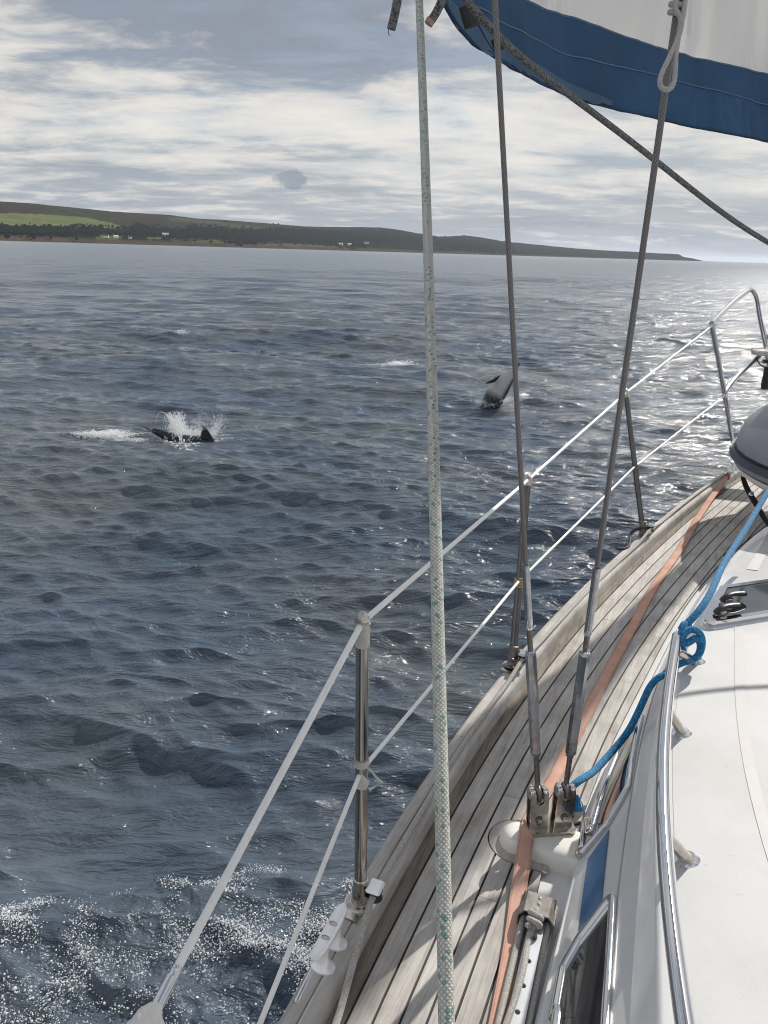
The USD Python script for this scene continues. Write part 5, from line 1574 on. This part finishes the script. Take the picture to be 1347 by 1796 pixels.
# ------------------------------------------------------------------ dinghy on the foredeck
nose = at_y(1282, 786, 3.62)
dax = unit(np.array([-0.86, 0.30, 0.0]))              # the way its rounded end points
dside = unit(np.cross(ZUP, dax))
if dside @ hfw > 0:
    dside = -dside                                     # towards the camera
Ld, Wd = 1.9, 0.78
_a = np.linspace(-PI, PI, 200)
_pl = nose - dax * Ld / 2 + (np.cos(_a) * Ld / 2)[:, None] * dax + (np.sin(_a) * Wd)[:, None] * dside
_l = _pl[np.argmin(proj(_pl)[:, 0])]
nose = nose + (nose - _l)                              # the side nearest the pulpit leg is the leftmost point in view
din = thing("dinghy", "grey inflatable dinghy with dark strake and white hull, lashed on the foredeck", "dinghy", nose - dax * Ld / 2 - ZUP * 0.4)


def dinghy_sec(rad_fn, z_fn, n=48, m=40, lo=-90, hi=90):
    """Body of superelliptic plan: rounded end at the nose; sections by angle."""
    rows = []
    for el in np.linspace(math.radians(lo), math.radians(hi), n):
        r_, z_ = rad_fn(el), z_fn(el)
        a = np.linspace(-PI, PI, m)
        ex = 2.1
        cx = np.sign(np.cos(a)) * np.abs(np.cos(a)) ** (2 / ex); sx = np.sign(np.sin(a)) * np.abs(np.sin(a)) ** (2 / ex)
        c0 = nose - dax * Ld / 2
        rows.append(c0 + (cx * Ld / 2 * r_)[:, None] * dax + (sx * Wd * r_)[:, None] * dside + np.array([0, 0, z_]))
    return trimesh.Trimesh(*grid(np.array(rows)), process=False)


top = dinghy_sec(lambda e: max(math.cos(e), 0.001) ** 0.62 * 0.98, lambda e: 0.30 * math.sin(e) ** 0.8 + 0.02, lo=0, hi=90)
put(din, "tube_cover", top, DINGHY_TUBE, True)


def band(z0, z1, r0_, r1_):
    rows = []
    a = np.linspace(-PI, PI, 80); ex = 2.1
    cx = np.sign(np.cos(a)) * np.abs(np.cos(a)) ** (2 / ex); sx = np.sign(np.sin(a)) * np.abs(np.sin(a)) ** (2 / ex)
    c0 = nose - dax * Ld / 2
    for z_, r_ in ((z0, r0_ - 0.03), (z0, r0_), (z1, r1_), (z1, r1_ - 0.03)):
        rows.append(c0 + (cx * (Ld / 2) * r_)[:, None] * dax + (sx * Wd * r_)[:, None] * dside + np.array([0, 0, z_]))
    return trimesh.Trimesh(*grid(np.array(rows)), process=False)


put(din, "rubbing_strake", band(0.012, 0.022, 0.985, 0.985), BLACK, 30)
put(din, "rubbing_strake", band(-0.022, 0.011, 1.005, 1.002), DINGHY_BAND, 30)
put(din, "grey_band", band(-0.048, -0.0225, 0.985, 0.997), DINGHY_TUBE, 30)
put(din, "lower_strake", band(-0.064, -0.0485, 0.968, 0.984), DINGHY_BAND, 30)
rows = []
for t in np.linspace(0, 1, 14):
    a = np.linspace(-PI, PI, 60); ex = 2.1
    cx = np.sign(np.cos(a)) * np.abs(np.cos(a)) ** (2 / ex); sx = np.sign(np.sin(a)) * np.abs(np.sin(a)) ** (2 / ex)
    r_ = 0.966 * (1 - 0.9 * t ** 2.0)
    rows.append(nose - dax * Ld / 2 + (cx * Ld / 2 * r_)[:, None] * dax + (sx * Wd * r_)[:, None] * dside + np.array([0, 0, -0.0645 - 0.20 * t]))
put(din, "hull", trimesh.Trimesh(*grid(np.array(rows)), process=False), DINGHY_HULL, True)
put(din, "cover_seam", band(0.10, 0.104, 0.955, 0.953), DINGHY_BAND, 30)
# webbing strap with buckle that hangs under the hull
sp1 = [at_y(1304, 838, 3.50), at_y(1313, 862, 3.42), at_y(1326, 884, 3.35), at_y(1338, 905, 3.28), at_y(1352, 925, 3.2)]
sp1 = np.array(sp1)
strap = put(din, "strap", tube(spline(sp1, 30), 0.018, 10, flat=(0.3, 1.0), up=(0.2, -1, 0.2)), RUBBER, True)
put(strap, "buckle", place(lathe([(0, 0), (0.012, 0), (0.012, 0.006), (0.008, 0.008), (0, 0.008)], 18), at_y(1317, 866, 3.385), (-0.1, -1, 0.4)), STEEL, 30)

# ------------------------------------------------------------------ dolphins and spray
def fish_body(spine, rad, squash=1.0, n=28):
    sp_ = spline(spine, 60)
    rr = np.interp(np.linspace(0, 1, 60), *zip(*rad))
    return sp_, rr, tube(sp_, rr, n)


def fin_mesh(root, tipv, chord, thick, sweep, n=10):
    """Tapered, swept blade from root along tipv; chord runs along sweep."""
    rows = []
    ch = unit(chord); nrm = unit(np.cross(ch, tipv))
    L = np.linalg.norm(chord)
    for s in np.linspace(0, 1, n):
        c_ = root + tipv * s + ch * sweep * s ** 1.6
        l = L * (1 - s) ** 0.75 + 0.004
        a = np.linspace(0, 2 * PI, 13)
        rows.append(c_ + (np.cos(a) * l / 2)[:, None] * ch + (np.sin(a) * thick * (1 - 0.7 * s))[:, None] * nrm)
    m_ = trimesh.Trimesh(*grid(np.array(rows)), process=False)
    caps = [trimesh.Trimesh(np.vstack([r_, r_.mean(0)]), [[i, i + 1, len(r_)] for i in range(12)], process=False) for r_ in (rows[0], rows[-1])]
    m_ = trimesh.util.concatenate([m_] + caps)
    m_.merge_vertices(); m_.fix_normals()
    return m_


def to_manifold(t):
    import manifold3d
    t = t.copy(); t.merge_vertices(); t.fix_normals()
    return manifold3d.Manifold(manifold3d.Mesh(t.vertices.astype(np.float32), t.faces.astype(np.uint32)))


def union(ms):
    out = to_manifold(ms[0])
    for x in ms[1:]:
        out = out + to_manifold(x)
    mm = out.to_mesh()
    return trimesh.Trimesh(mm.vert_properties[:, :3], mm.tri_verts, process=True)


def dolphin(label, spine, rad, fins, belly_dir, extra, shade_from=42, lim=0.12):
    sp_, rr, t = fish_body(spine, rad)
    body = trimesh.Trimesh(t[0], t[1], process=False)
    body.merge_vertices()
    try:
        mesh = union([body] + fins)
    except Exception:
        mesh = trimesh.util.concatenate([body] + fins)
    mesh = mesh.subdivide() if len(mesh.faces) < 20000 else mesh
    # pale belly, dark back
    i = np.argmin(np.linalg.norm(mesh.vertices[:, None] - sp_[None], axis=2), axis=1)
    dv = mesh.vertices - sp_[i]
    side = (dv @ unit(belly_dir)) / np.maximum(rr[i], 0.005)
    w = np.clip((side - lim) / 0.35, 0, 1)
    far_ = np.linalg.norm(dv, axis=1) > rr[i] * 1.15
    w[far_] = 0
    w[(i < 4)] *= 0.3
    w *= np.clip((shade_from - i) / 6.0, 0, 1)  # lower body darkened: shade and water reflection put into the colour
    col = np.array([0.012, 0.013, 0.017]) * (1 - w)[:, None] + np.array([0.33, 0.33, 0.32]) * w[:, None]
    o = np.r_[sp_[20][:2], 0]
    p = single("dolphin", mesh, DOLPHIN, label, "dolphin", smooth=True)
    color_primvar(p, "tint", col)
    return p


# the leaping one: leaning over to the right, pale belly to the boat
wl = at_z(860, 708, 0.0)
yl = wl[1]
PT = lambda x, y, dy=0.0: at_y(x, y, yl + dy)
fins = [fin_mesh(PT(873, 664, -0.08), PT(850, 674, -0.22) - PT(873, 664, -0.08), (PT(880, 656) - PT(868, 672)) * 0.8, 0.011, 0.02),
        fin_mesh(PT(893, 676, 0.0), PT(889, 690, 0.05) - PT(893, 676, 0.0), (PT(899, 667) - PT(888, 682)) * 0.8, 0.012, 0.03)]
dolphin("leaping dolphin with its pale belly showing, beak up beside the left shroud", [PT(911, 636.5), PT(908, 641.5), PT(904, 647.5), PT(895, 658.5), PT(882, 674), PT(871, 690), PT(863, 705), PT(856, 722), PT(850, 740)],
        [(0, 0.018), (0.05, 0.026), (0.10, 0.034), (0.15, 0.062), (0.25, 0.106), (0.40, 0.155), (0.55, 0.178), (0.8, 0.165), (1, 0.13)], fins, np.array([-0.50, -0.80, 0.1]), None, 36, 0.34)
# the swimming one: only its back, fin and tail break the surface
y2 = at_z(330, 770, 0)[1]
P2 = lambda x, y, dy=0.0: at_y(x, y, y2 - 0.22 + dy)
fins = [fin_mesh(P2(362, 784), P2(365, 748) - P2(362, 784), (P2(382, 784) - P2(348, 784)), 0.018, -0.05),
        fin_mesh(P2(268, 757), P2(258, 748, 0.10) - P2(268, 757), (P2(280, 760) - P2(262, 757)) * 0.9, 0.008, -0.05),
        fin_mesh(P2(268, 757), P2(240, 755, -0.22) - P2(268, 757), (P2(280, 760) - P2(262, 757)) * 0.9, 0.008, -0.05)]
dolphin("dark dolphin swimming in its own splash on the left, back fin and tail out", [P2(404, 820), P2(392, 806), P2(376, 793), P2(345, 782), P2(315, 775), P2(290, 764), P2(268, 755)],
        [(0, 0.02), (0.1, 0.06), (0.25, 0.12), (0.45, 0.135), (0.65, 0.11), (0.85, 0.06), (1, 0.035)], fins, np.array([0, 0, -1.0]), None)


def spray(label, jets, seed, y0):
    """Thrown water: strings of drops along arcs, each drop a small lump."""
    r = np.random.default_rng(seed)
    parts = []
    octa = trimesh.creation.icosphere(0, 1.0)
    for (x0, yb, x1, yt, sp_, n, size) in jets:
        for _ in range(n // 9):
            b = np.array([x0 + r.normal(0, sp_ * 0.6), yb + r.normal(0, 2)])
            e = np.array([x1 + r.normal(0, sp_ * 1.1), yt + abs(r.normal(0, abs(yb - yt) * 0.4))])
            fall = e + np.array([(e[0] - b[0]) * 0.5 + r.normal(0, 3), abs(yb - e[1]) * r.uniform(0.1, 0.6)])
            dy = r.normal(0, 0.15)
            s = np.linspace(0, 1, 9)[:, None]
            q = (1 - s) ** 2 * b + 2 * s * (1 - s) * (2 * e - (b + fall) / 2) + s ** 2 * fall + r.normal(0, 0.5, (9, 2))
            P3 = np.array([at_y(u_, v_, y0 + dy) for u_, v_ in q])
            parts.append(tm(tube(P3, size * np.array([0.8, 0.75, 0.65, 0.5, 0.6, 0.35, 0.4, 0.2, 0.1]) * r.uniform(0.15, 0.5), 5)))
    for (x0, yb, x1, yt, sp_, n, size) in jets:
        for _ in range(n * 3):
            b = np.array([x0 + r.normal(0, sp_ * 0.5), yb + r.normal(0, 2)])
            tpx = np.array([x1 + r.normal(0, sp_), yt + abs(r.normal(0, abs(yb - yt) * 0.35))])
            k_ = r.integers(5, 14)
            side = r.normal(0, 6)
            dy = r.normal(0, 0.18)
            for s in np.linspace(0.05, 1, k_):
                q = b + (tpx - b) * s + np.array([side * math.sin(PI * s), 0]) + r.normal(0, 1.3, 2)
                e = octa.copy()
                rad = size * r.uniform(0.15, 0.62) * (1.15 - 0.6 * s)
                e.vertices = e.vertices * rad * np.array([1, 1, r.uniform(1.0, 2.6)]) * (1 + r.normal(0, 0.12, (len(e.vertices), 1))) + at_y(q[0], q[1], y0 + dy)
                parts.append(e)
    single("spray", trimesh.util.concatenate(parts), SPRAY, label, "splash", smooth=True, kind="stuff")


spray("white splash thrown up round the swimming dolphin", [(318, 776, 306, 722, 8, 95, 0.016), (322, 780, 330, 748, 18, 80, 0.015), (345, 772, 352, 724, 9, 26, 0.008), (372, 764, 388, 720, 8, 30, 0.008), (300, 778, 310, 764, 20, 40, 0.014),
                                                         (325, 786, 322, 776, 28, 70, 0.016), (190, 766, 192, 757, 34, 120, 0.014), (160, 764, 170, 758, 22, 60, 0.013), (230, 774, 240, 768, 26, 40, 0.012), (375, 774, 390, 768, 16, 30, 0.010)], 21, y2 + 0.05)
yb_ = at_z(700, 643, 0)[1]
spray("low white crest of a breaking wavelet left of the leaping dolphin", [(690, 643, 695, 638, 26, 60, 0.018)], 22, yb_)
spray("small drops falling round the leaping dolphin", [(846, 708, 842, 699, 8, 26, 0.008), (884, 704, 892, 694, 8, 30, 0.008), (862, 712, 862, 706, 16, 30, 0.008)], 23, yl)


def glint_drops():
    """White drops added on the broken water beside the hull, standing in for sun glints."""
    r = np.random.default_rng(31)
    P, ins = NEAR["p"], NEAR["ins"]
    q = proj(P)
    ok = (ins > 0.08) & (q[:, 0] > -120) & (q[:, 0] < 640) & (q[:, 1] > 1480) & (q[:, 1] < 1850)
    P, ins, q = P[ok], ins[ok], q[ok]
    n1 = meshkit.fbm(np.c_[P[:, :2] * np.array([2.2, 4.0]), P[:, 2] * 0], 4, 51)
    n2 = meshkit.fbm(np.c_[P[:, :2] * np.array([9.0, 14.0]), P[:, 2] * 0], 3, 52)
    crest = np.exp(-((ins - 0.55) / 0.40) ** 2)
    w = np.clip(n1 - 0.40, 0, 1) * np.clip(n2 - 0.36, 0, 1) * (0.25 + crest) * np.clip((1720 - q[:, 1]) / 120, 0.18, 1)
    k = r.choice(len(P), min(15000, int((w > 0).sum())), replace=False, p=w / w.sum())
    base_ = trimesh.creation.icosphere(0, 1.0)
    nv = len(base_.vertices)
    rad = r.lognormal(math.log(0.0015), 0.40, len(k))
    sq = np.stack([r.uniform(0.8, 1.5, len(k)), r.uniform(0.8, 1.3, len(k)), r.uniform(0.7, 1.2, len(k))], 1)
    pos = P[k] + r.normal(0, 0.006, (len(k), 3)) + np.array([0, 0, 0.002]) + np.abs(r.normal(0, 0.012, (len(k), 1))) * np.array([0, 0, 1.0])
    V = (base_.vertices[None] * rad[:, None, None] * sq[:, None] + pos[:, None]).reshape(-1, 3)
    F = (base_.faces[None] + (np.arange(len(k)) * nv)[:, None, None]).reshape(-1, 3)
    single("spray", (V, F), SPRAY, "white drops added as sun glints on the broken wave beside the hull, bottom left", "spray", smooth=True, kind="stuff")  # added white drops in place of sun glints, not thrown water


glint_drops()
